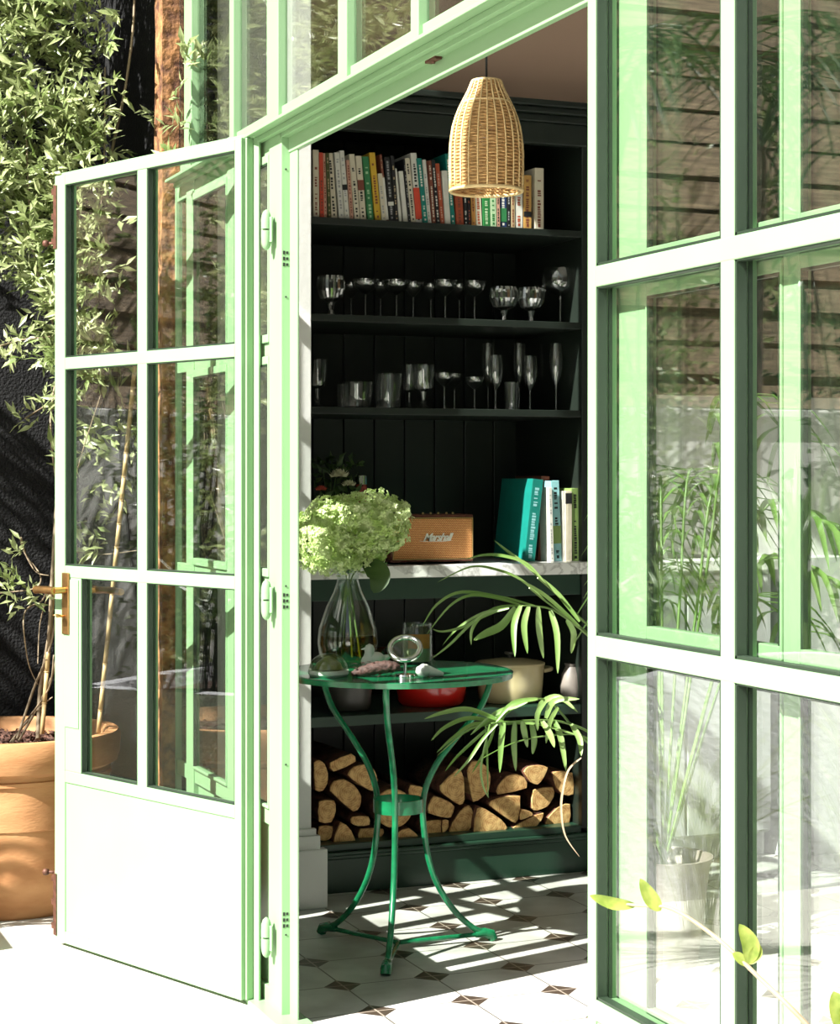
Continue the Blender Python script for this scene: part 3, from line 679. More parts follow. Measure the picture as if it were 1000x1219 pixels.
# ------------------------------------------------------------------ pots on the lower shelf
def pot(name, px, v, R, H, m, label, lid, cat='casserole'):
    x = Wv(px, 0, v).x
    r = empty(name, (x, v, .543), 0, label, cat)
    bm = bmesh.new(); lathe(bm, [(0, 0), (R * .84, 0), (R * .93, .012), (R * .97, H * .5), (R, H), (R * 1.02, H + .003), (R * .96, H + .003), (R * .92, H * .5), (R * .85, .01), (0, .008)], 40); obj('pot_body', bm, m, r, True)
    for sx in (-1, 1):
        bm = bmesh.new(); tube(bm, spline([(sx * R * .97, -.03, H * .82), (sx * (R + .025), -.028, H * .86), (sx * (R + .03), 0, H * .87), (sx * (R + .025), .028, H * .86), (sx * R * .97, .03, H * .82)], 4), .007, 10); obj('handle', bm, m, r, True)
    if lid:
        bm = bmesh.new(); lathe(bm, [(R * 1.03, H + .002), (R * 1.03, H + .008), (R * .9, H + .014), (R * .3, H + .022), (0, H + .023), (0, H + .004)], 40); l = obj('lid', bm, m, r, True)
        bm = bmesh.new(); lathe(bm, [(0, H + .02), (.008, H + .022), (.007, H + .032), (.018, H + .036), (.018, H + .042), (0, H + .044)], 20); obj('knob', bm, M['black_enamel'], l, True)
    return r
pot('casserole_dish', 607, 5.64, .112, .118, M['cream_enamel'], 'round cream enamel casserole with lid on the lower shelf', True)
pot('casserole_dish', 513, 5.66, .118, .115, M['red_enamel'], 'bright red enamel casserole behind the table on the lower shelf', True)
pot('saucepan', 415, 5.62, .075, .10, M['black_enamel'], 'small dark metal pan at the left of the lower shelf', False, 'pan')
x = Wv(691, 0, 5.54).x
bm = bmesh.new(); lathe(bm, [(0, 0), (.026, 0), (.034, .02), (.038, .05), (.032, .09), (.020, .115), (.024, .125), (.018, .122), (.015, .11), (0, .1)], 28)
o = obj('vase', bm, M['greyvase'], smooth=True, loc=(x - .03, 5.545, .5425)); tagp(o, 'small grey stone vase at the right end of the lower shelf', 'vase')

# ------------------------------------------------------------------ firewood
LOGS = []
def LA(*p): return [(370 + x / 5.882, 880 + y / 5.882) for x, y in p]
def LB(*p): return [(530 + x / 5.882, 840 + y / 5.882) for x, y in p]
circ = [(580 + 135 * math.cos(t * PI / 7), 485 + 140 * math.sin(t * PI / 7)) for t in range(14)]
LOGS = [
 (LA((62, 145), (100, 170), (125, 240), (120, 310), (90, 365), (30, 375), (20, 150)), 'half round log cut off by the bookcase edge, upper left of the pile'),
 (LA((120, 165), (295, 90), (335, 155), (150, 240)), 'flat pale plank lying on top of the logs at the left'),
 (LA((120, 355), (160, 290), (230, 275), (310, 320), (360, 400), (350, 470), (310, 525)), 'big half moon log under the flat plank'),
 (LA((250, 250), (300, 190), (390, 170), (450, 210), (475, 290), (450, 360), (425, 365), (330, 310)), 'half round log beside the plank, behind the left table leg'),
 (LA((50, 425), (175, 425), (180, 500), (150, 590), (50, 590)), 'squarish log at the left edge below the half moon log'),
 (LA((50, 600), (165, 605), (150, 690), (110, 715), (50, 710)), 'small reddish log at the bottom left edge of the pile'),
 (LA((210, 560), (290, 640), (325, 740), (320, 755), (140, 752)), 'reddish wedge shaped log standing on the shelf at the left'),
 (LA((280, 540), (415, 535), (420, 605), (330, 612), (280, 590)), 'small split block above the bottom row, behind the left table leg'),
 (LA((330, 620), (530, 625), (500, 690), (410, 730), (335, 725)), 'dark bottom row log behind the left table leg'),
 (LA(*circ), 'full round log seen through the table ring'),
 (LA((690, 310), (840, 350), (790, 440), (680, 400)), 'small square ended log right above the table ring'),
 (LA((590, 660), (690, 612), (780, 700), (720, 735), (640, 725)), 'low bottom row log just right of the middle table leg'),
 (LA((825, 460), (860, 390), (960, 430), (1015, 470), (985, 555), (930, 550), (815, 520)), 'five sided log right of the table ring'),
 (LA((780, 570), (960, 560), (975, 610), (900, 690), (830, 715), (780, 680)), 'half round bottom log right of the right table leg'),
 ([(522, 937), (547, 912), (553, 925), (554, 954), (549, 960), (527, 945)], 'long split log with dark top pointing forward in mid pile'),
 (LB((150, 450), (190, 390), (240, 385), (300, 430), (325, 500), (310, 600), (270, 640), (195, 690), (170, 560)), 'tallest half round log standing above the middle of the pile'),
 (LB((350, 635), (370, 560), (430, 490), (500, 475), (560, 500), (595, 580)), 'half moon log with a knot in the upper row'),
 (LB((545, 460), (580, 425), (660, 415), (730, 430), (690, 510), (650, 560), (600, 540)), 'topmost small wedge log in the right part of the pile'),
 (LB((740, 455), (905, 460), (905, 635), (830, 630), (780, 580)), 'square block log at the upper right corner of the pile'),
 (LB((605, 580), (770, 565), (765, 640), (720, 710), (640, 740), (605, 730)), 'quarter log with a bright split side below the topmost wedge'),
 (LB((290, 690), (350, 650), (545, 615), (510, 820), (480, 825)), 'flat topped triangular log in the middle right of the pile'),
 (LB((20, 910), (50, 820), (110, 730), (170, 690), (205, 750), (195, 850), (130, 910), (50, 930)), 'tilted oval bottom log left of the rough dark triangular one'),
 (LB((190, 900), (225, 705), (280, 720), (400, 800), (445, 855), (400, 900), (290, 920)), 'rough weathered triangular log on the bottom row'),
 (LB((455, 860), (600, 780), (700, 745), (680, 800), (610, 880), (540, 905)), 'thin crescent log on the bottom row at the right'),
 (LB((680, 880), (720, 780), (800, 700), (885, 675), (880, 865)), 'quarter log with coarse grain at the bottom right corner'),
 (LB((530, 720), (600, 740), (625, 765), (520, 812)), 'small log end wedged below the triangular log'),
 (LB((-20, 795), (30, 800), (18, 870), (-20, 900)), 'narrow log end between the two half round bottom logs'),
]
for i, (poly, lab) in enumerate(LOGS):
    vf = 5.51 + (i * 37 % 11) * .004
    P = [Wv(x, y, vf) for x, y in poly]
    cx = sum(p.x for p in P) / len(P); cz = sum(p.z for p in P) / len(P)
    # slightly smoothed and shrunk outline
    pts = []
    n = len(P)
    for k in range(n):
        a, b = P[k], P[(k + 1) % n]
        for t in (0, .5): pts.append(a.lerp(b, t))
    sm = [pts[k] * .7 + (pts[k - 1] + pts[(k + 1) % len(pts)]) * .15 for k in range(len(pts))]
    bm = bmesh.new(); rows = []
    dx, dz = rnd(-.02, .02), rnd(-.004, .012)
    for j, y in enumerate((0, .004, .10, .22, .30)):
        k = .955 if j == 0 else (1 if j < 4 else .96)
        rows.append([bm.verts.new(((p.x - cx) * k * (1 + .02 * noise.noise(Vector((p.x * 30, y * 9, i)))) + dx * y / .3, y, (p.z - cz) * k + dz * y / .3)) for p in sm])
    f = bm.faces.new(rows[0]); f.material_index = 0
    f = bm.faces.new(rows[-1][::-1]); f.material_index = 0
    for j in range(4):
        for k in range(len(sm)):
            f = bm.faces.new((rows[j][k], rows[j][(k + 1) % len(sm)], rows[j + 1][(k + 1) % len(sm)], rows[j + 1][k]))
            # curved stretches of the outline keep their bark
            a = (sm[k] - sm[k - 1]).normalized(); b = (sm[(k + 2) % len(sm)] - sm[(k + 1) % len(sm)]).normalized()
            f.material_index = 0 if j == 0 else (1 if a.dot(b) < .985 else 2); f.smooth = j > 0
    o = obj('firewood_log', bm, [M['cut'], M['bark'], M['split']], loc=(cx, vf, cz)); tagp(o, lab, 'log', 'firewood in the bottom of the bookcase')

# ------------------------------------------------------------------ pendant lamp
pc = W(579, 566, 5.0)
lamp = empty('pendant_lamp', (pc.x, pc.y, 0), 0, 'woven wicker pendant lamp hanging by a black cord in the doorway', 'lamp')
zb_, zt_ = EYE + (566 - 226) / F * 5, EYE + (566 - 97) / F * 5
HH = zt_ - zb_
def shr(t):  # t 0 bottom .. 1 top
    P = [(0, .0935), (.12, .0945), (.30, .0950), (.45, .0930), (.58, .0870), (.70, .0770), (.80, .0640), (.90, .0480), (1.0, .0370)]
    for (a, ra), (b, rb) in zip(P, P[1:]):
        if t <= b: return ra + (rb - ra) * (t - a) / (b - a)
    return P[-1][1]
bm = bmesh.new(); rows_n = 66; K = 24
for i in range(rows_n):
    t = i / (rows_n - 1); z = zb_ + HH * t; R = shr(t); seg = K * 4
    ring = []
    for k in range(seg):
        a = 2 * PI * k / seg
        rr = R + .0020 * math.cos(a * K / 2 + (PI if i % 2 else 0))
        ring.append([bm.verts.new(((rr + .0019 * q) * math.cos(a), (rr + .0019 * q) * math.sin(a), z + .0023 * w_)) for q, w_ in ((1, 0), (0, 1), (-1, 0), (0, -1))])
    for k in range(seg):
        A_, B_ = ring[k], ring[(k + 1) % seg]
        for q in range(4): bm.faces.new((A_[q], B_[q], B_[(q + 1) % 4], A_[(q + 1) % 4])).smooth = True
shade = obj('lamp_shade', bm, M['wicker'], lamp)
bm = bmesh.new()
for k in range(K):
    a = 2 * PI * (k + .5) / K
    tube(bm, [((shr(t / 12) + .0026) * math.cos(a), (shr(t / 12) + .0026) * math.sin(a), zb_ + HH * t / 12) for t in range(13)], .0021, 6)
obj('rib', bm, M['wickerrib'], shade); 
def ringtube(bm, R, z, r, n=64, m=8):
    pts = [Vector((R * math.cos(2 * PI * k / n), R * math.sin(2 * PI * k / n), z)) for k in range(n)]
    rings = [[bm.verts.new(p + (Vector((p.x, p.y, 0)).normalized() * math.cos(2 * PI * j / m) + Vector((0, 0, 1)) * math.sin(2 * PI * j / m)) * r) for j in range(m)] for p in pts]
    for k in range(n):
        for j in range(m): bm.faces.new((rings[k][j], rings[(k + 1) % n][j], rings[(k + 1) % n][(j + 1) % m], rings[k][(j + 1) % m])).smooth = True
bm = bmesh.new(); ringtube(bm, .0945, zb_ - .003, .005); ringtube(bm, .037, zt_, .004); ringtube(bm, shr(.80) + .001, zb_ + HH * .80, .0028)
obj('rim', bm, M['wickerrib'], lamp)
bm = bmesh.new(); tube(bm, [(0, 0, zt_ - .06), (0, 0, 3.3)], .0032, 8); obj('cord', bm, M['blackcord'], lamp)
bm = bmesh.new(); lathe(bm, [(0, zt_ - .11), (.018, zt_ - .11), (.02, zt_ - .06), (.006, zt_ - .045), (0, zt_ - .045)], 20); obj('socket', bm, M['black'], lamp, True)
bm = bmesh.new(); tube(bm, [(-.037, 0, zt_ - .002), (.037, 0, zt_ - .002)], .0015, 6); tube(bm, [(0, -.037, zt_ - .002), (0, .037, zt_ - .002)], .0015, 6); tube(bm, [(0, 0, zt_ - .06), (0, 0, zt_)], .0032, 8); obj('shade_ring', bm, M['black'], lamp)
bm = bmesh.new(); lathe(bm, [(0, zt_ - .17), (.02, zt_ - .165), (.03, zt_ - .14), (.018, zt_ - .115), (.013, zt_ - .11), (0, zt_ - .11)], 20); obj('bulb', bm, M['white'], lamp, True)

# ------------------------------------------------------------------ bistro table
tc_ = W(474, 566, 5.13)
TZ = .753
tb = empty('bistro_table', (tc_.x, tc_.y, 0), 0, 'small round emerald green metal table on three curved legs inside the doorway', 'table')
bm = bmesh.new(); lathe(bm, [(0, TZ - .004), (.300, TZ - .004), (.302, TZ - .016), (.309, TZ - .016), (.311, TZ - .002), (.306, TZ), (.29, TZ - .0015), (0, TZ - .0015)], 72); obj('tabletop', bm, M['tablegreen'], tb, True)
fd = []
for px, py in ((385, 1112), (460, 1160), (580, 1120)):
    Z = EYE * F / (py - 566); q = W(px, py, Z); d = Vector((q.x - tc_.x, q.y - tc_.y, 0)).normalized(); fd.append(d)
prof = [(.268, .742), (.266, .70), (.235, .635), (.17, .565), (.115, .50), (.083, .44), (.072, .39), (.073, .335), (.085, .25), (.112, .17), (.16, .095), (.215, .042), (.248, .026)]
for i, d in enumerate(fd):
    bm = bmesh.new(); pts = spline([d * r_ + Vector((0, 0, z)) for r_, z in prof], 4)
    tube(bm, pts, .0085, 10); lg = obj('leg', bm, M['tablegreen'], tb, True)
    bm = bmesh.new(); e = d.cross(Vector((0, 0, 1)))
    P = [d * .235 + Vector((0, 0, .02)), d * .25 + Vector((0, 0, .026)), d * .268 + Vector((0, 0, .022)), d * .275 + Vector((0, 0, .003))]
    tube(bm, [d * .225 + Vector((0, 0, .022)), d * .25 + Vector((0, 0, .024)), d * .272 + Vector((0, 0, .017)), d * .278 + Vector((0, 0, .004))], [.010, .014, .015, .014], 10)
    obj('foot', bm, M['tablegreen'], lg, True)
    bm = bmesh.new(); tube(bm, [d * .005 + Vector((0, 0, .018)), d * .235 + Vector((0, 0, .020))], .0065, 8); obj('stretcher', bm, M['tablegreen'], tb, True)
bm = bmesh.new(); lathe(bm, [(.064, .372), (.068, .372), (.068, .408), (.064, .408)], 40, closed=True); obj('ring', bm, M['tablegreen'], tb, True)

# ------------------------------------------------------------------ things on the table
vp = W(414, 566, 5.25); TT = TZ - .001
vs = empty('flower_vase', (vp.x, vp.y, TT), 0, 'pear shaped clear glass vase of amber water on the green table', 'vase')
vr = [(0, 0), (.045, 0), (.060, .006), (.078, .035), (.084, .065), (.080, .105), (.060, .165), (.040, .205), (.030, .235), (.031, .258), (.044, .282)]
bm = bmesh.new(); lathe(bm, vr + [(max(0, r - .0025), z + .001) for r, z in vr[::-1][:-2]] + [(0, .008)], 48); obj('vase_body', bm, M['vaseg'], vs, True)
bm = bmesh.new(); lathe(bm, [(0, .010), (.043, .010), (.056, .012), (.0745, .038), (.0805, .065), (.079, .088), (0, .088)], 40); obj('water', bm, M['water'], vs, True)
def floret(bm, p, n, R, mi=0):
    n = n.normalized(); a = n.cross(rvec())
    if a.length < .05: a = n.cross(Vector((0, 0, 1)))
    a.normalize(); b = n.cross(a)
    for k in range(4):
        t = k * PI / 2 + .2; d = a * math.cos(t) + b * math.sin(t); e = n.cross(d)
        v = [bm.verts.new(p), bm.verts.new(p + d * R * .6 + e * R * .42 + n * R * .2), bm.verts.new(p + d * R * 1.05 + n * R * .05), bm.verts.new(p + d * R * .6 - e * R * .42 + n * R * .2)]
        bm.faces.new(v).material_index = mi
heads = [(392, 650, 5.16, .086, 'lowest hydrangea head, at the left of the bouquet'), (400, 622, 5.24, .080, 'upper left hydrangea head of the bouquet in the vase'),
         (444, 622, 5.18, .094, 'largest hydrangea head, at the right of the bouquet by the speaker'), (430, 655, 5.20, .066, 'small hydrangea head low in the middle of the bouquet'),
         (376, 630, 5.3, .06, 'hydrangea head at the far left edge, behind the others')]
for px, py, Z, R, lab in heads:
    q = W(px, py, Z)
    hyd = empty('hydrangea', q, 0, 'pale green ' + lab, 'flower', 'hydrangeas in the glass vase')
    bm = bmesh.new(); cnt = int(900 * (R / .085) ** 2)
    for i in range(cnt):
        d = rvec()
        lump = 1 + .16 * noise.noise(d * 3 + q)
        k = rnd(.78, 1.06)
        p = Vector((d.x * R * 1.08, d.y * R * 1.08, d.z * R * .92)) * lump * k
        floret(bm, p, (d + rvec() * .8), rnd(.0075, .0115) )
    bmesh.ops.create_icosphere(bm, subdivisions=2, radius=R * .68)
    fh = obj('flower_head', bm, M['hydr'], hyd)
    bm = bmesh.new()
    neck = Vector((vp.x, vp.y, TT + .24)) - q; foot = Vector((vp.x - .4 * (q.x - vp.x), vp.y - .4 * (q.y - vp.y), TT + .025)) - q
    tube(bm, spline([(0, 0, -R * .5), neck * .6 + Vector((0, 0, .02)), neck, foot], 5), .0032, 7); obj('stem', bm, M['stemg'], hyd, True)
# a big drooping leaf by the neck of the vase
lf = empty('hydrangea_leaf', W(437, 680, 5.15), 0, 'broad dark green leaf drooping beside the neck of the vase', 'leaf')
bm = bmesh.new(); P = [W(425, 678, 5.16), W(436, 672, 5.15), W(450, 678, 5.12), W(462, 690, 5.10), W(447, 705, 5.08)]
o0 = W(437, 680, 5.15)
pts = spline([p - o0 for p in (W(433, 668, 5.17), W(447, 678, 5.13), W(452, 690, 5.10), W(445, 706, 5.08))], 5)
ribbon(bm, pts, .062, Vector((-.4, -.85, .3)), .12, wprof=lambda t: math.sin(PI * t) ** .6 if 0 < t < 1 else 0); obj('blade', bm, M['darkleaf'], lf)
bm = bmesh.new(); tube(bm, spline([p - o0 for p in (W(433, 668, 5.17), W(420, 685, 5.2), W(416, 700, 5.25))], 4), .002, 6); obj('stalk', bm, M['stemg'], lf)

# paperweight dome
q = W(391, 566, 5.0); pw = empty('paperweight', (q.x, q.y, TT), 0, 'clear glass dome paperweight with a white base on the table edge', 'paperweight')
bm = bmesh.new(); R = .052; lathe(bm, [(0, .018)] + [(R, .018)] + [(R * math.cos(t * PI / 20), .018 + R * .82 * math.sin(t * PI / 20)) for t in range(1, 10)] + [(0, .018 + R * .82)], 36); obj('dome', bm, M['lens'], pw, True)
bm = bmesh.new(); lathe(bm, [(0, 0), (R * .92, 0), (R * 1.03, .006), (R * 1.03, .016), (0, .0175)], 36); obj('base', bm, M['white'], pw, True)
bm = bmesh.new(); lathe(bm, [(0, .019), (R * .75, .019), (R * .6, .035), (R * .2, .05), (0, .052)], 24); obj('inlay', bm, mat('green_gold_inlay', (.16, .17, .04), .3, var=.4, scale=60), pw, True)
# seed pod, twisted
q = W(447, 566, 4.98); o0 = Vector((q.x, q.y, TT))
bm = bmesh.new(); ax = Vector((c, -s, 0)); pts = [o0 * 0 + ax * t + Vector((0, 0, z)) for t, z in ((-.062, .006), (-.045, .012), (-.02, .018), (.01, .024), (.035, .027), (.055, .024), (.062, .02))]
tube(bm, spline(pts, 4), [.003 + .014 * math.sin(PI * min(1, (k / 24) * .9 + .05)) for k in range(25)], 14)
for v in bm.verts: v.co += rvec() * .002
for k in range(46):
    t = rnd(-.05, .055); a = rnd(0, 2 * PI); rr = .022; leaf6(bm, ax * t + Vector((-s * math.cos(a) * rr * .6, -c * math.cos(a) * rr * .6, .022 + rr * .7 * math.sin(a))), Vector((-c, s, 0)) + rvec() * .5, Vector((0, 0, 1)), .018, .010)
o = obj('seed_pod', bm, M['pine'], loc=o0); tagp(o, 'dark twisted dried seed pod lying in front of the vase', 'seed pod')
# white bird figurine
q = W(444, 566, 5.12); b_ = empty('bird_figurine', (q.x, q.y, TT), 0, 'small white ceramic bird between vase and magnifying glass', 'figurine')
bm = bmesh.new(); bmesh.ops.create_uvsphere(bm, u_segments=20, v_segments=14, radius=.025)
for v in bm.verts:
    v.co = Vector((v.co.x * 1.35, v.co.y * .85, v.co.z * 1.0 + .026)); v.co.z += max(0, v.co.x) * .2
obj('body', bm, M['white'], b_, True)
bm = bmesh.new(); lathe(bm, [(0, .075), (.010, .070), (.014, .060), (.013, .050), (.018, .036), (0, .03)], 18, -.010, 0); tube(bm, [(-.022, 0, .062), (-.034, 0, .060)], [.004, .0008], 8); obj('head', bm, M['white'], b_, True)
bm = bmesh.new(); tube(bm, [(.025, 0, .03), (.055, 0, .042)], [.012, .004], 8); obj('tail', bm, M['white'], b_, True)
# magnifier on stand
q = W(482, 772, 5.0); mg = empty('magnifying_glass', (q.x, q.y, TT), 0, 'round lens in a thick pale metal rim tilted on a small stand', 'magnifier')
hz = q.z - TT
nrm = Vector((-.30, -.62, .72)).normalized(); rot = nrm.to_track_quat('Z', 'Y')
bm = bmesh.new(); ringtube(bm, .040, 0, .0075, 56, 12); o = obj('rim', bm, M['chrome'], mg, True); o.location = (0, 0, hz); o.rotation_euler = rot.to_euler()
bm = bmesh.new(); lathe(bm, [(0, -.004), (.022, -.003), (.037, 0), (.022, .003), (0, .004)], 36); o = obj('lens', bm, M['lens'], mg, True); o.location = (0, 0, hz); o.rotation_euler = rot.to_euler()
bm = bmesh.new(); tube(bm, [(0, 0, .003), (.004, .004, hz - .036)], .004, 10); lathe(bm, [(0, 0), (.028, 0), (.026, .005), (.006, .008), (0, .009)], 28); obj('stand', bm, M['chrome'], mg, True)
# shell
q = W(511, 566, 4.98); bm = bmesh.new(); bmesh.ops.create_uvsphere(bm, u_segments=24, v_segments=16, radius=.017)
for v in bm.verts:
    k = 1 + .18 * noise.noise(v.co * 120); v.co = Vector((v.co.x * 1.2, v.co.y, v.co.z)) * k + Vector((-.016, 0, .017))
b2 = bmesh.new(); bmesh.ops.create_uvsphere(b2, u_segments=24, v_segments=16, radius=.012)
tube(bm, [(-.005, 0, .016), (.018, -.006, .010), (.036, -.010, .006)], [.014, .010, .005], 12)
b2.free()
o = obj('shell', bm, M['white'], loc=(q.x, q.y, TT), smooth=True); tagp(o, 'knobbly white shell on the table right of the magnifying glass', 'shell')
# candle jar and little red glass
q = W(497, 566, 5.33); jar = empty('candle_jar', (q.x, q.y, TT), 0, 'tall glass jar candle with an amber label at the back of the table', 'candle')
bm = bmesh.new(); lathe(bm, [(0, 0), (.040, 0), (.0425, .006), (.0425, .096), (.040, .104), (.0415, .112), (.0425, .114), (.039, .114), (.0375, .104), (.0395, .094), (.0395, .008), (0, .006)], 36); obj('jar', bm, M['vaseg'], jar, True)
bm = bmesh.new(); lathe(bm, [(0, .008), (.039, .008), (.039, .078), (0, .078)], 32); obj('wax', bm, M['candle'], jar, True)
bm = bmesh.new()
for k in range(10):
    a0 = math.radians(-150 + k * 9); a1 = math.radians(-150 + (k + 1) * 9); v = [bm.verts.new((.0432 * math.cos(a), .0432 * math.sin(a), z)) for a, z in ((a0, .045), (a1, .045), (a1, .085), (a0, .085))]; bm.faces.new(v)
obj('label', bm, M['amberlabel'], jar)
q = W(458, 566, 5.32); bm = bmesh.new(); lathe(bm, [(0, 0), (.022, 0), (.026, .01), (.028, .045), (.025, .045), (.023, .012), (0, .006)], 28)
o = obj('votive_holder', bm, M['redglass'], loc=(q.x, q.y, TT), smooth=True); tagp(o, 'small red glass tealight holder between the vase and the candle jar', 'candle holder')

# ------------------------------------------------------------------ flowers and bottle at the left of the marble worktop
q = Wv(392, 664, 5.56); fv = empty('flower_pot', (q.x, 5.56, 1.0025), 0, 'posy in a dark pot at the left end of the marble worktop', 'flower pot')
bm = bmesh.new(); lathe(bm, [(0, 0), (.035, 0), (.045, .05), (.035, .10), (.03, .10), (0, .09)], 24); obj('pot', bm, M['black_enamel'], fv, True)
def rose(bm, p, R):
    for k in range(26):
        t = k / 26; a = k * 2.4; rr = R * (.15 + .85 * t); d = Vector((math.cos(a), math.sin(a), 0))
        leaf6(bm, p + d * rr * .25, d * (.3 + t) + Vector((0, 0, 1.1 - t)), d, R * (.8 + .3 * t), R * .9)
def rel(px, py): w_ = Wv(px, py, 5.56); return Vector((w_.x - q.x, 0, w_.z - 1.0025))
bm = bmesh.new(); rose(bm, rel(400, 563) + Vector((0, -.03, -.01)), .030); rose(bm, rel(413, 573) + Vector((0, -.02, -.012)), .022); obj('white_bloom', bm, M['rose'], fv)
bm = bmesh.new(); rose(bm, rel(380, 583) + Vector((0, -.02, 0)), .018); obj('coral_bloom', bm, M['coral'], fv)
bm = bmesh.new()
for a in ((400, 563), (413, 573), (380, 583), (385, 560), (395, 545), (420, 590)): tube(bm, spline([(0, 0, .09), rel(*a) * .5 + Vector((0, 0, .05)), rel(*a)], 4), .0018, 6)
for k in range(90):
    a = rel(rnd(372, 425), rnd(546, 600)); leaf6(bm, a + Vector((0, rnd(-.02, .05), 0)), rvec() + Vector((0, -.3, .3)), rvec(), rnd(.025, .045), .018)
obj('foliage', bm, M['darkleaf'], fv)
q = Wv(430, 664, 5.60); bt = empty('bottle', (q.x, 5.60, 1.0025), 0, 'small bottle with a red and blue label behind the hydrangeas', 'bottle')
zt2 = Wv(430, 566, 5.60).z - 1.0025
bm = bmesh.new(); lathe(bm, [(0, 0), (.02, 0), (.021, zt2 * .5), (.0175, zt2 * .62), (.0175, zt2 * .9), (0, zt2 * .9)], 24); obj('bottle_body', bm, mat('dark_label_glass', (.05, .02, .05), .2, var=.9, scale=60, col2=(.45, .08, .06)), bt, True)
bm = bmesh.new(); lathe(bm, [(0, zt2 * .9), (.019, zt2 * .9), (.019, zt2), (0, zt2)], 24); obj('cap', bm, M['chrome'], bt, True)

# ------------------------------------------------------------------ indoor palm
def leaflet(bm, pts2, w, Z0=4.75, Z1=4.95, mi=0, nrm=None):
    P = spline([W(x, y, Z0 + (Z1 - Z0) * k / (len(pts2) - 1)) - po for k, (x, y) in enumerate(pts2)], 5)
    ribbon(bm, P, w * .72, nrm or Vector((-.45, -.8, .4)), .22, mi)
po = W(790, 566, 5.0); po.z = 0
ip = empty('potted_palm', po, 0, 'tall indoor palm with arching fronds behind the right door leaf', 'palm')
bm = bmesh.new(); lathe(bm, [(0, 0), (.09, 0), (.12, .25), (.13, .28), (.12, .28), (.11, .24), (0, .24)], 36); obj('pot', bm, M['white'], ip, True)
bpy.data.objects[ip.children[0].name].data.materials[0] = M['greyvase']
def frond(rach, leafs, w=.022, r=.004, Z=(5.0, 4.75), mats=('palm', 'deadleaf')):
    bm = bmesh.new(); k = len(rach)
    R_ = spline([W(x, y, Z[0] + (Z[1] - Z[0]) * i / (k - 1)) - po for i, (x, y) in enumerate(rach)], 5)
    base = [Vector((rnd(-.02, .02), rnd(-.02, .02), .25)), (Vector((0, 0, .25)) + R_[0]) * .5 + Vector((0, 0, .08))]
    P = spline(base + [R_[0]], 5) + R_
    n = len(P); tube(bm, P, [r * (1.3 - .9 * i / n) for i in range(n)], 6)
    for L_ in leafs:
        ww = L_[1] if isinstance(L_, tuple) and isinstance(L_[0], list) else w
        pp = L_[0] if isinstance(L_, tuple) and isinstance(L_[0], list) else L_
        za = rnd(4.74, 4.9); leaflet(bm, pp, ww, za, za + rnd(-.1, .12))
    # brown tips
    o = obj('frond', bm, M['palm'], ip); return o
frond([(715, 770), (690, 748), (660, 727), (640, 722), (622, 721)], [
    [(620, 721), (612, 745), (613, 782)], [(630, 721), (624, 745), (628, 778)], [(641, 722), (642, 750), (647, 784)], [(655, 727), (663, 755), (664, 802)], [(674, 738), (683, 755), (680, 778)],
    ([(638, 722), (600, 712), (550, 705), (520, 720), (503, 745)], .012), ([(622, 721), (590, 712), (560, 709), (535, 722), (508, 755)], .011),
    ([(622, 721), (590, 724), (555, 745), (528, 752), (515, 749)], .011), ([(612, 721), (575, 730), (545, 748), (527, 768)], .010), ([(600, 725), (565, 740), (535, 768), (514, 784)], .010),
    ([(614, 723), (598, 745), (578, 755), (564, 762)], .032), ([(606, 724), (575, 733), (562, 750), (561, 768)], .014)])
frond([(712, 765), (680, 738), (650, 716), (630, 700)], [([(650, 716), (620, 690), (590, 678), (560, 675), (521, 693)], .010), ([(690, 746), (650, 710), (618, 690)], .014)], .012)
frond([(712, 755), (690, 735), (660, 705), (640, 688)], [([(650, 696), (628, 672), (600, 662), (575, 661), (555, 666)], .012), ([(668, 712), (630, 676), (605, 657), (588, 643)], .012), ([(690, 740), (665, 708), (640, 685)], .016)], .012)
frond([(715, 880), (690, 866), (660, 858), (620, 858), (585, 861)], [
    [(600, 860), (597, 880), (595, 920)], [(613, 859), (612, 885), (614, 918)], [(622, 858), (624, 870), (628, 890)], [(632, 858), (636, 880), (634, 898)], [(645, 858), (655, 875), (660, 890)], [(660, 858), (668, 880), (674, 918)],
    [(680, 862), (690, 880), (692, 900)], [(650, 855), (660, 835), (690, 832)], [(640, 857), (645, 838), (665, 830), (688, 848)],
    ([(600, 860), (560, 845), (530, 848), (505, 856)], .018), ([(600, 862), (560, 855), (530, 866), (513, 882)], .016), ([(598, 863), (565, 862), (540, 878), (520, 896)], .014),
    ([(592, 862), (575, 880), (558, 905), (540, 925)], .012), ([(590, 863), (580, 890), (562, 920)], .012), ([(588, 862), (572, 875), (545, 900), (530, 918)], .012), ([(578, 862), (580, 900), (581, 948)], .008), ([(583, 862), (573, 910), (575, 935), (582, 950)], .008)])
frond([(720, 900), (690, 875), (660, 840), (640, 832), (610, 842), (590, 855)], [
    [(640, 832), (610, 838), (590, 860)], [(650, 835), (640, 850), (640, 870)], [(628, 835), (600, 850), (596, 875)], [(665, 842), (655, 860), (650, 885)], [(617, 840), (590, 850), (560, 875)]], .018)
frond([(715, 890), (690, 875), (650, 876), (610, 885), (570, 905)], [([(690, 876), (640, 862), (600, 862), (560, 868), (520, 900)], .010)], .01, .003)
bm = bmesh.new(); P = spline([W(x, y, 4.8) - po for x, y in ((692, 902), (677, 916), (670, 940), (668, 965), (673, 995), (690, 1020))], 6); ribbon(bm, P, .006, Vector((-.4, -.9, .2)), .2); obj('dry_frond', bm, M['deadleaf'], ip)
bm = bmesh.new()
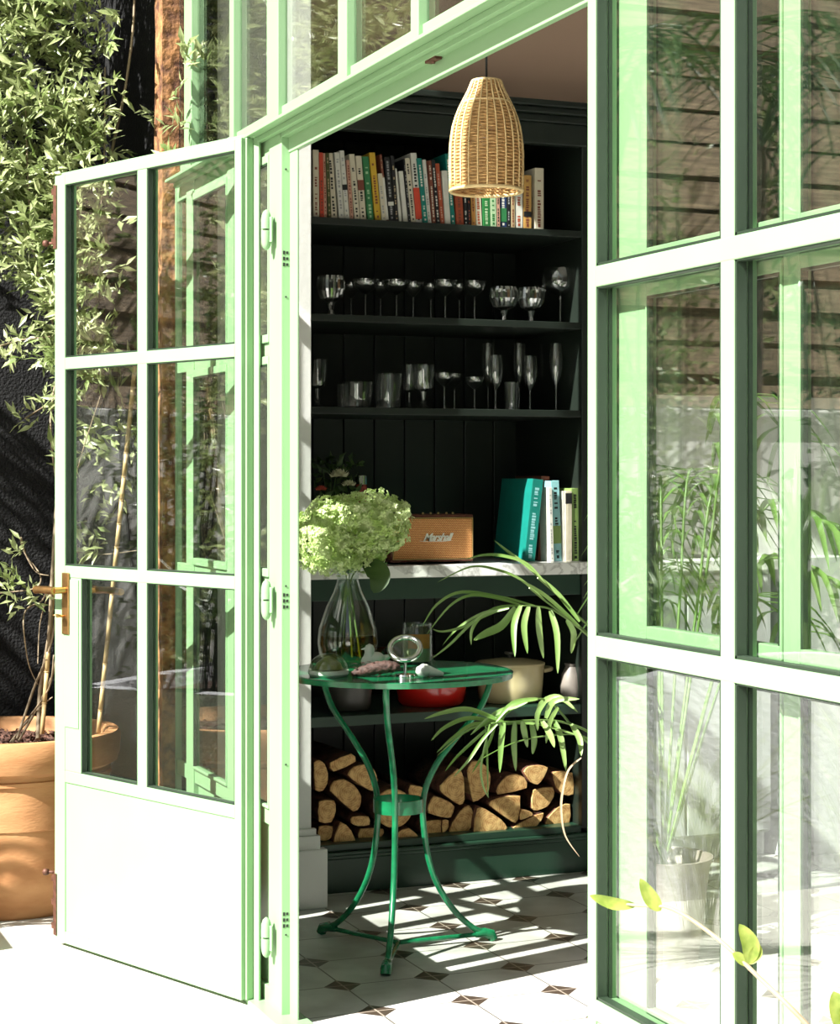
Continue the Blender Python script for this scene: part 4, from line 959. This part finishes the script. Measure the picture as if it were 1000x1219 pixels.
for k in range(9):
    a = rnd(0, 2 * PI); top_ = Vector((.25 * math.cos(a), .25 * math.sin(a), rnd(.9, 1.5))) ; top_.x = abs(top_.x) * .9 + .05
    P = spline([Vector((0, 0, .25)), top_ * .6 + Vector((0, 0, .15)), top_, top_ + Vector((top_.x * .9, top_.y * .9, -.12))], 6); tube(bm, P, .004, 6)
    for j in range(8, len(P) - 1):
        for sd in (-1, 1):
            d = (P[j + 1] - P[j]).normalized(); sdv = d.cross(Vector((0, 0, 1))) * sd
            L_ = rnd(.16, .26); ribbon(bm, spline([P[j], P[j] + (d * .4 + sdv) * L_ * .6, P[j] + (d * .4 + sdv) * L_ + Vector((0, 0, -.10))], 3), .018, Vector((0, 0, 1)), .2)
obj('crown', bm, M['palm'], ip)

# ================================================================== OUTSIDE
# terracotta pot
pq = W(8, 566, 5.72)
tp = empty('terracotta_pot', (pq.x, pq.y, 0), 0, 'large round terracotta pot against the black wall at the left', 'plant pot')
bm = bmesh.new(); lathe(bm, [(0, .0), (.272, .0), (.280, .01), (.296, .12), (.300, .25), (.300, .255), (.304, .258), (.306, .36), (.306, .385), (.313, .387), (.313, .398), (.306, .400), (.308, .412), (.330, .424), (.337, .45), (.340, .500), (.332, .514), (.305, .514), (.296, .50), (.285, .44), (0, .44)], 72); obj('pot_body', bm, M['terra'], tp, True)
bm = bmesh.new(); lathe(bm, [(0, .45)] + [(.289 * i / 10, .462) for i in range(1, 11)], 60)
for v in bm.verts: v.co.z += .014 * noise.noise(v.co * 30) + rnd(0, .008)
obj('soil', bm, M['soil'], tp)
for v in (0,): pass
bm = bmesh.new()
for k in range(500):
    a, rr = rnd(0, 2 * PI), .27 * math.sqrt(random.random()); leaf6(bm, Vector((rr * math.cos(a), rr * math.sin(a), .475)), Vector((rnd(-1, 1), rnd(-1, 1), rnd(-.1, .4))), rvec(), rnd(.015, .035), .012)
mu = obj('bark_mulch', bm, M['soil'], tp); mu['kind'] = 'stuff'

# climbing plant
cp = empty('climbing_plant', (pq.x + .12, pq.y + .05, .47), 0, 'tall bushy climber with narrow bright leaves growing up the black wall', 'climbing plant')
o0 = Vector((pq.x + .12, pq.y + .05, .47))
# silhouette polygon test in the plane of the plant (world coordinates are random in depth)
def inpoly(x, y, poly):
    r_ = False; j = len(poly) - 1
    for i in range(len(poly)):
        xi, yi = poly[i]; xj, yj = poly[j]
        if (yi > y) != (yj > y) and x < (xj - xi) * (y - yi) / (yj - yi + 1e-12) + xi: r_ = not r_
        j = i
    return r_
mass = [(-175, -60), (-150, -150), (-90, -190), (-20, -240), (60, -230), (120, -180), (155, -80), (175, 20), (200, 60), (195, 100), (160, 130), (175, 190), (160, 300), (165, 400), (150, 440), (90, 470), (62, 430), (58, 350), (20, 330), (-10, 320), (-60, 280), (-100, 230), (-150, 190), (-130, 120), (-180, 40)]
sparse = [(75, 440), (165, 430), (168, 560), (140, 660), (80, 690)]
bm = bmesh.new(); stems = bmesh.new(); n = 0; tries = 0
def sprig(p, n_leaf=5, L=.05):
    d = (Vector((rnd(-1, .3), rnd(-.9, .3), rnd(-.4, .7)))).normalized()
    q_ = p.copy()
    for k in range(n_leaf):
        dd = (d + rvec() * .75).normalized()
        nn = (Vector((-.72, -.35, .65)) + rvec() * .75).normalized()
        l = L * rnd(.65, 1.2); leaf6(bm, q_, dd, nn, l, l * rnd(.26, .36)); q_ = q_ + d * L * .30
while n < 3300 and tries < 40000:
    tries += 1
    x_, y_ = rnd(-180, 210), rnd(-240, 470)
    if not inpoly(x_, y_, mass): continue
    Z = rnd(5.35, 5.95)
    e_ = 26 * noise.noise(Vector((x_ / 28, y_ / 28, 3)))
    if not inpoly(x_ + e_, y_ + e_, mass): continue
    p = W(x_, y_, Z)
    if p.y > 6.10 or (p.x > 1.24 and p.y > 5.1): continue
    den = noise.noise(Vector((x_ / 45, y_ / 45, Z * 3))) + .32
    if 125 < x_ < 200 and 30 < y_ < 210: den -= .45
    if 70 < x_ < 170 and 210 < y_ < 440: den += .25
    if random.random() > den + .25: continue
    sprig(p - o0, 6, .047); n += 1
n = 0
while n < 60:
    x_, y_ = rnd(60, 170), rnd(430, 690)
    if not inpoly(x_, y_, sparse): continue
    sprig(W(x_, y_, rnd(5.5, 5.8)) - o0, 4, .06); n += 1
for (x_, y_) in ((35, 405), (20, 410), (5, 412), (50, 395), (60, 470), (45, 495), (30, 500), (55, 480), (22, 690), (10, 700), (35, 705), (25, 720), (30, 655), (15, 708), (45, 712), (10, 425), (30, 420), (215, 80), (205, 120), (225, 60), (210, 150), (205, 190), (180, 140), (240, 75)):
    for k in range(3): 
        Zs = rnd(5.12, 5.2) if x_ > 190 else rnd(5.5, 5.75)
        sprig(W(x_ + rnd(-9, 9), y_ + rnd(-5, 5), Zs) - o0, 4, .045)
obj('foliage', bm, M['leaf'], cp)
bm = stems
for pl, rr in (([(45, 880), (48, 820), (58, 760), (62, 690), (70, 560), (85, 430), (95, 320), (90, 200)], .006), ([(20, 880), (40, 820), (62, 760), (75, 640), (60, 500), (85, 380), (120, 250), (125, 80)], .004),
               ([(22, 882), (48, 835), (66, 790), (78, 700), (90, 560), (75, 430), (40, 300), (30, 120)], .004), ([(25, 640), (32, 662), (48, 685), (42, 700), (10, 705), (-20, 708)], .0025),
               ([(62, 690), (50, 715), (32, 725), (28, 745), (34, 790), (45, 815)], .0028), ([(60, 700), (48, 740), (45, 790)], .0022), ([(24, 640), (28, 655), (42, 680), (58, 685)], .0022), ([(15, 883), (30, 860), (58, 820), (64, 780)], .0035), ([(12, 884), (40, 850), (62, 830)], .003),
               ([(125, 300), (130, 200), (150, 100), (160, 0), (150, -80)], .005), ([(0, 412), (30, 404), (62, 400), (90, 390)], .0025), ([(30, 498), (60, 480), (85, 470)], .0022), ([(100, 680), (85, 620), (92, 560), (120, 470)], .0025), ([(80, 655), (120, 660), (165, 655)], .0015)):
    k = len(pl); tube(bm, spline([W(x_, y_, 5.62 + .1 * math.sin(i * 1.7)) - o0 for i, (x_, y_) in enumerate(pl)], 5), [rr * (1.15 - .6 * i / (5 * (k - 1) + 1)) for i in range(5 * (k - 1) + 1)], 6)
obj('stem', bm, M['stem'], cp)
# bamboo canes
for a, b, lab in (((117, 872, 5.62), (162, 425, 5.50), 'long bamboo cane leaning behind the glass of the open left door leaf'), ((50, 874, 5.60), (95, 290, 5.75), 'upright bamboo cane in the pot by the door handle')):
    pa, pb = W(*a), W(*b); bm = bmesh.new(); N_ = 16
    for i in range(N_):
        p0, p1 = pa.lerp(pb, i / N_), pa.lerp(pb, (i + .97) / N_); tube(bm, [p0 - pa, p1 - pa], .0068, 10); tube(bm, [p1 - pa, pa.lerp(pb, (i + 1) / N_) - pa], .0082, 10)
    o = obj('bamboo_cane', bm, M['cane'], loc=pa); tagp(o, lab, 'cane', 'bamboo canes in the terracotta pot')

# foreground twig
def twigW(x, y, Z): return W(x, y, Z)
t0 = W(1040, 1300, 1.85)
tw = empty('twig', t0, 0, 'thin pale twig with young yellow green leaves in front of the right door leaf', 'twig')
bm = bmesh.new(); path = [(1200, 2172, 1.80), (1195, 1850, 1.80), (1180, 1500, 1.80), (1060, 1330, 1.83), (960, 1219, 1.86), (905, 1165, 1.89), (855, 1118, 1.92), (800, 1082, 1.96), (760, 1078, 1.99), (735, 1075, 2.01)]
pp = spline([W(*a) - t0 for a in path], 5); tube(bm, pp, [.0038 - .0024 * i / len(pp) for i in range(len(pp))], 8); obj('stem', bm, M['stem'], tw, True)
def tleaf(pts, w, Z):
    bm = bmesh.new(); ribbon(bm, spline([W(x_, y_, Z) - t0 for x_, y_ in pts], 5), w, Vector((-.4, -.8, .3)), .25, wprof=lambda t: max(.02, math.sin(PI * t) ** .8)); obj('leaf', bm, M['twigleaf'], tw)
tleaf([(758, 1078), (730, 1076), (702, 1066)], .013, 2.0); tleaf([(787, 1084), (775, 1070), (762, 1046)], .016, 1.97); tleaf([(892, 1148), (893, 1125), (880, 1100)], .018, 1.90); tleaf([(888, 1150), (880, 1140), (872, 1135)], .010, 1.90); tleaf([(892, 1148), (900, 1135), (902, 1122)], .012, 1.90)
tleaf([(1010, 1240), (1000, 1205), (992, 1180)], .022, 1.86); tleaf([(1020, 1245), (1012, 1215), (1010, 1185)], .020, 1.86)

# ------------------------------------------------------------------ garden at the left of the frame (seen mirrored in the glass)
gw = obj('wall_garden', boxes([(-4.0, 6.2, 0, -.15, 6.35, 1.5), (-4.0, 6.17, 1.5, -.15, 6.37, 1.53)]), M['whitewall'], bevel=.004); tagp(gw, kind=S)
fn = empty('slat_fence', (-2.1, 6.28, 1.53), 0, 'weathered brown slat fence on top of the white garden wall', 'fence')
bm = bmesh.new()
for i in range(17):
    z = .01 + i * .125
    box(bm, -1.9, -.02 + rnd(-.012, .012), z, 1.95, .01, z + rnd(.085, .115))
    box(bm, -1.9, .015, z + .02, 1.95, .02, z + .13)
obj('boards', bm, M['fence'], fn)
for k in range(5): obj('post', boxes([(-1.9 + k * .95, .02, 0, -1.82 + k * .95, .09, 2.2)]), M['trunk'], fn)
# raised bed with arched front
bm = bmesh.new(); n = 24; fr_ = []; bk = []
for i in range(n + 1):
    t = i / n; x_ = -1.35 + 1.62 * t; zt3 = .60 + .13 * math.sin(PI * t)
    fr_.append((bm.verts.new((x_, 4.99, 0)), bm.verts.new((x_, 4.99, zt3)), bm.verts.new((x_, 5.06, zt3)), bm.verts.new((x_, 5.06, 0))))
for i in range(n):
    a, b = fr_[i], fr_[i + 1]
    for k in range(4): bm.faces.new((a[k], b[k], b[(k + 1) % 4], a[(k + 1) % 4]))
bm.faces.new(fr_[0]); bm.faces.new(fr_[-1][::-1])
box(bm, -1.35, 5.06, 0, -1.28, 5.7, .60); box(bm, .20, 5.06, 0, .27, 5.7, .60); box(bm, -1.35, 5.63, 0, .27, 5.7, .60)
rb = empty('raised_bed', (0, 0, 0), 0, 'pale rendered raised bed with an arched front in the garden', 'planter')
obj('bed_wall', bm, M['greywall'], rb); obj('soil', boxes([(-1.28, 5.06, .3, .20, 5.63, .55)]), M['soil'], rb)
def strap(bm, base, h, spread, w):
    a = rnd(0, 2 * PI); d = Vector((math.cos(a), math.sin(a), 0)) * spread
    ribbon(bm, spline([base, base + Vector((0, 0, h * .6)) + d * .3, base + Vector((0, 0, h * rnd(.75, 1))) + d], 5), w, Vector((-d.x - .2, -d.y - .8, .6)), .2)
for k, (bx_, by_, nn, hh, ww, lab, mm) in enumerate(((-1.1, 5.3, 45, .6, .03, 'clump of strap leaves at the far end of the raised bed', 'palm'), (-.72, 5.25, 50, .75, .035, 'tall clump of strap leaves in the middle of the raised bed', 'palm'), (-.3, 5.3, 45, .5, .025, 'low clump of narrow leaves in the raised bed', 'palm'), (.05, 5.28, 45, .5, .022, 'clump of dark narrow leaves at the house end of the raised bed', 'darkleaf'))):
    bm = bmesh.new()
    for i in range(nn): strap(bm, Vector((rnd(-.08, .08), rnd(-.05, .05), 0)), hh * rnd(.7, 1.1), rnd(.05, .3), ww)
    o = obj('strap_leaf_plant', bm, M[mm], loc=(bx_, by_, .55)); tagp(o, lab, 'plant', 'plants in the raised bed')
def shrub(name, loc, rx, rz, nl, lab, mm, L=.06, trunk=True):
    r_ = empty(name, loc, 0, lab, 'shrub'); bm = bmesh.new(); tr_ = bmesh.new()
    brs = []
    for k in range(14):
        e = Vector((rnd(-rx, rx), rnd(-rx, rx) * .35, rnd(.4, 1) * rz * 2)); brs.append(e)
        tube(tr_, spline([(0, 0, 0), e * .5 + rvec() * .05, e], 4), [.012 - .010 * i / 9 for i in range(9)], 6)
    for i in range(nl):
        e = random.choice(brs) * rnd(.35, 1.03) + rvec() * rnd(.02, .16); d = rvec(); p = e.copy()
        for k in range(4): leaf6(bm, p, d + rvec() * .8, Vector((-.5, -.5, .6)) + rvec(), L * rnd(.6, 1.2), L * .35); p = p + d * L * .4
    obj('foliage', bm, M[mm], r_); obj('trunk', tr_, M['trunk'], r_); return r_
shrub('garden_shrub', (-.60, 5.86, .0), .42, 1.45, 620, 'tall loose leafy shrub in front of the garden fence', 'leaf')
shrub('garden_shrub', (-1.45, 5.84, .0), .45, 1.45, 620, 'darker tall shrub at the far end of the garden fence', 'darkleaf', .07)
# ornamental grass nearer the doors
for k, (gx, gy, hh, lab) in enumerate(((-.35, 4.3, .75, 'airy tuft of pale ornamental grass in front of the raised bed'), (-.75, 3.9, .85, 'tall tuft of pale ornamental grass out on the patio'), (.0, 4.6, .6, 'small tuft of pale ornamental grass by the raised bed'))):
    bm = bmesh.new()
    for i in range(90): strap(bm, Vector((rnd(-.04, .04), rnd(-.04, .04), 0)), hh * rnd(.6, 1.15), rnd(.05, .38), .0055)
    o = obj('ornamental_grass', bm, M['grass'], loc=(gx, gy, 0)); tagp(o, lab, 'grass plant', 'ornamental grasses')
# garden palm whose fronds shade the black wall
gp = empty('garden_palm', (-.80, 5.58, 0), 0, 'tall garden palm beyond the left edge, shading the black wall', 'palm')
bm = bmesh.new(); tube(bm, [(0, 0, 0), (.02, .02, 1.2), (0, 0, 2.4)], [.05, .04, .035], 12); obj('trunk', bm, M['trunk'], gp, True)
for k in range(9):
    a = k * 2 * PI / 9 + .3; d = Vector((math.cos(a) * .55, math.sin(a) * .42, 0)); bm = bmesh.new()
    if d.y > .25: d.y = .25
    P = spline([Vector((0, 0, 2.38)), Vector((0, 0, 2.70)) + d * .5, Vector((0, 0, 2.73)) + d * 1.0, Vector((0, 0, 2.45)) + d * 1.35], 6); tube(bm, P, .006, 6)
    for j in range(4, len(P) - 1):
        for sd in (-1, 1):
            dd = (P[j + 1] - P[j]).normalized(); sv = dd.cross(Vector((0, 0, 1))).normalized() * sd; L_ = .30 * math.sin(PI * (j - 2) / (len(P)))
            ribbon(bm, spline([P[j], P[j] + (dd * .6 + sv) * L_ * .6, P[j] + (dd * .8 + sv) * L_ + Vector((0, 0, -.06))], 3), .022, Vector((0, 0, 1)), .15)
    obj('frond', bm, M['darkleaf'], gp)

# ================================================================== LIGHT
SUN_DIR = Vector((.425, .120, -.392)).normalized()
sl = bpy.data.lights.new('sun', 'SUN'); sl.energy = 20; sl.angle = math.radians(.55); sl.color = (1.0, .98, .94)
so = bpy.data.objects.new('sun', sl); C.objects.link(so); so.rotation_euler = SUN_DIR.to_track_quat('-Z', 'Y').to_euler()
w = bpy.data.worlds.new('sky'); SC.world = w; w.use_nodes = True; nt = w.node_tree; nt.nodes.clear()
o_ = nt.nodes.new('ShaderNodeOutputWorld'); bg = nt.nodes.new('ShaderNodeBackground'); st = nt.nodes.new('ShaderNodeTexSky')
st.sky_type = 'NISHITA'; st.sun_disc = False; st.sun_elevation = math.radians(42); st.sun_rotation = math.atan2(-SUN_DIR.x, -SUN_DIR.y); st.air_density = 1.2; st.dust_density = 3
hs = nt.nodes.new('ShaderNodeHueSaturation'); hs.inputs['Saturation'].default_value = .55
nt.links.new(st.outputs[0], hs.inputs['Color']); nt.links.new(hs.outputs[0], bg.inputs[0]); nt.links.new(bg.outputs[0], o_.inputs[0]); bg.inputs[1].default_value = .11
SC.view_settings.view_transform = 'Standard'; SC.view_settings.look = 'None'; SC.view_settings.gamma = 1; SC.view_settings.exposure = 0
SC.cycles.max_bounces = 10; SC.cycles.transparent_max_bounces = 40; SC.cycles.glossy_bounces = 5; SC.cycles.transmission_bounces = 6
SC.cycles.use_denoising = True; SC.cycles.caustics_reflective = False; SC.cycles.caustics_refractive = False
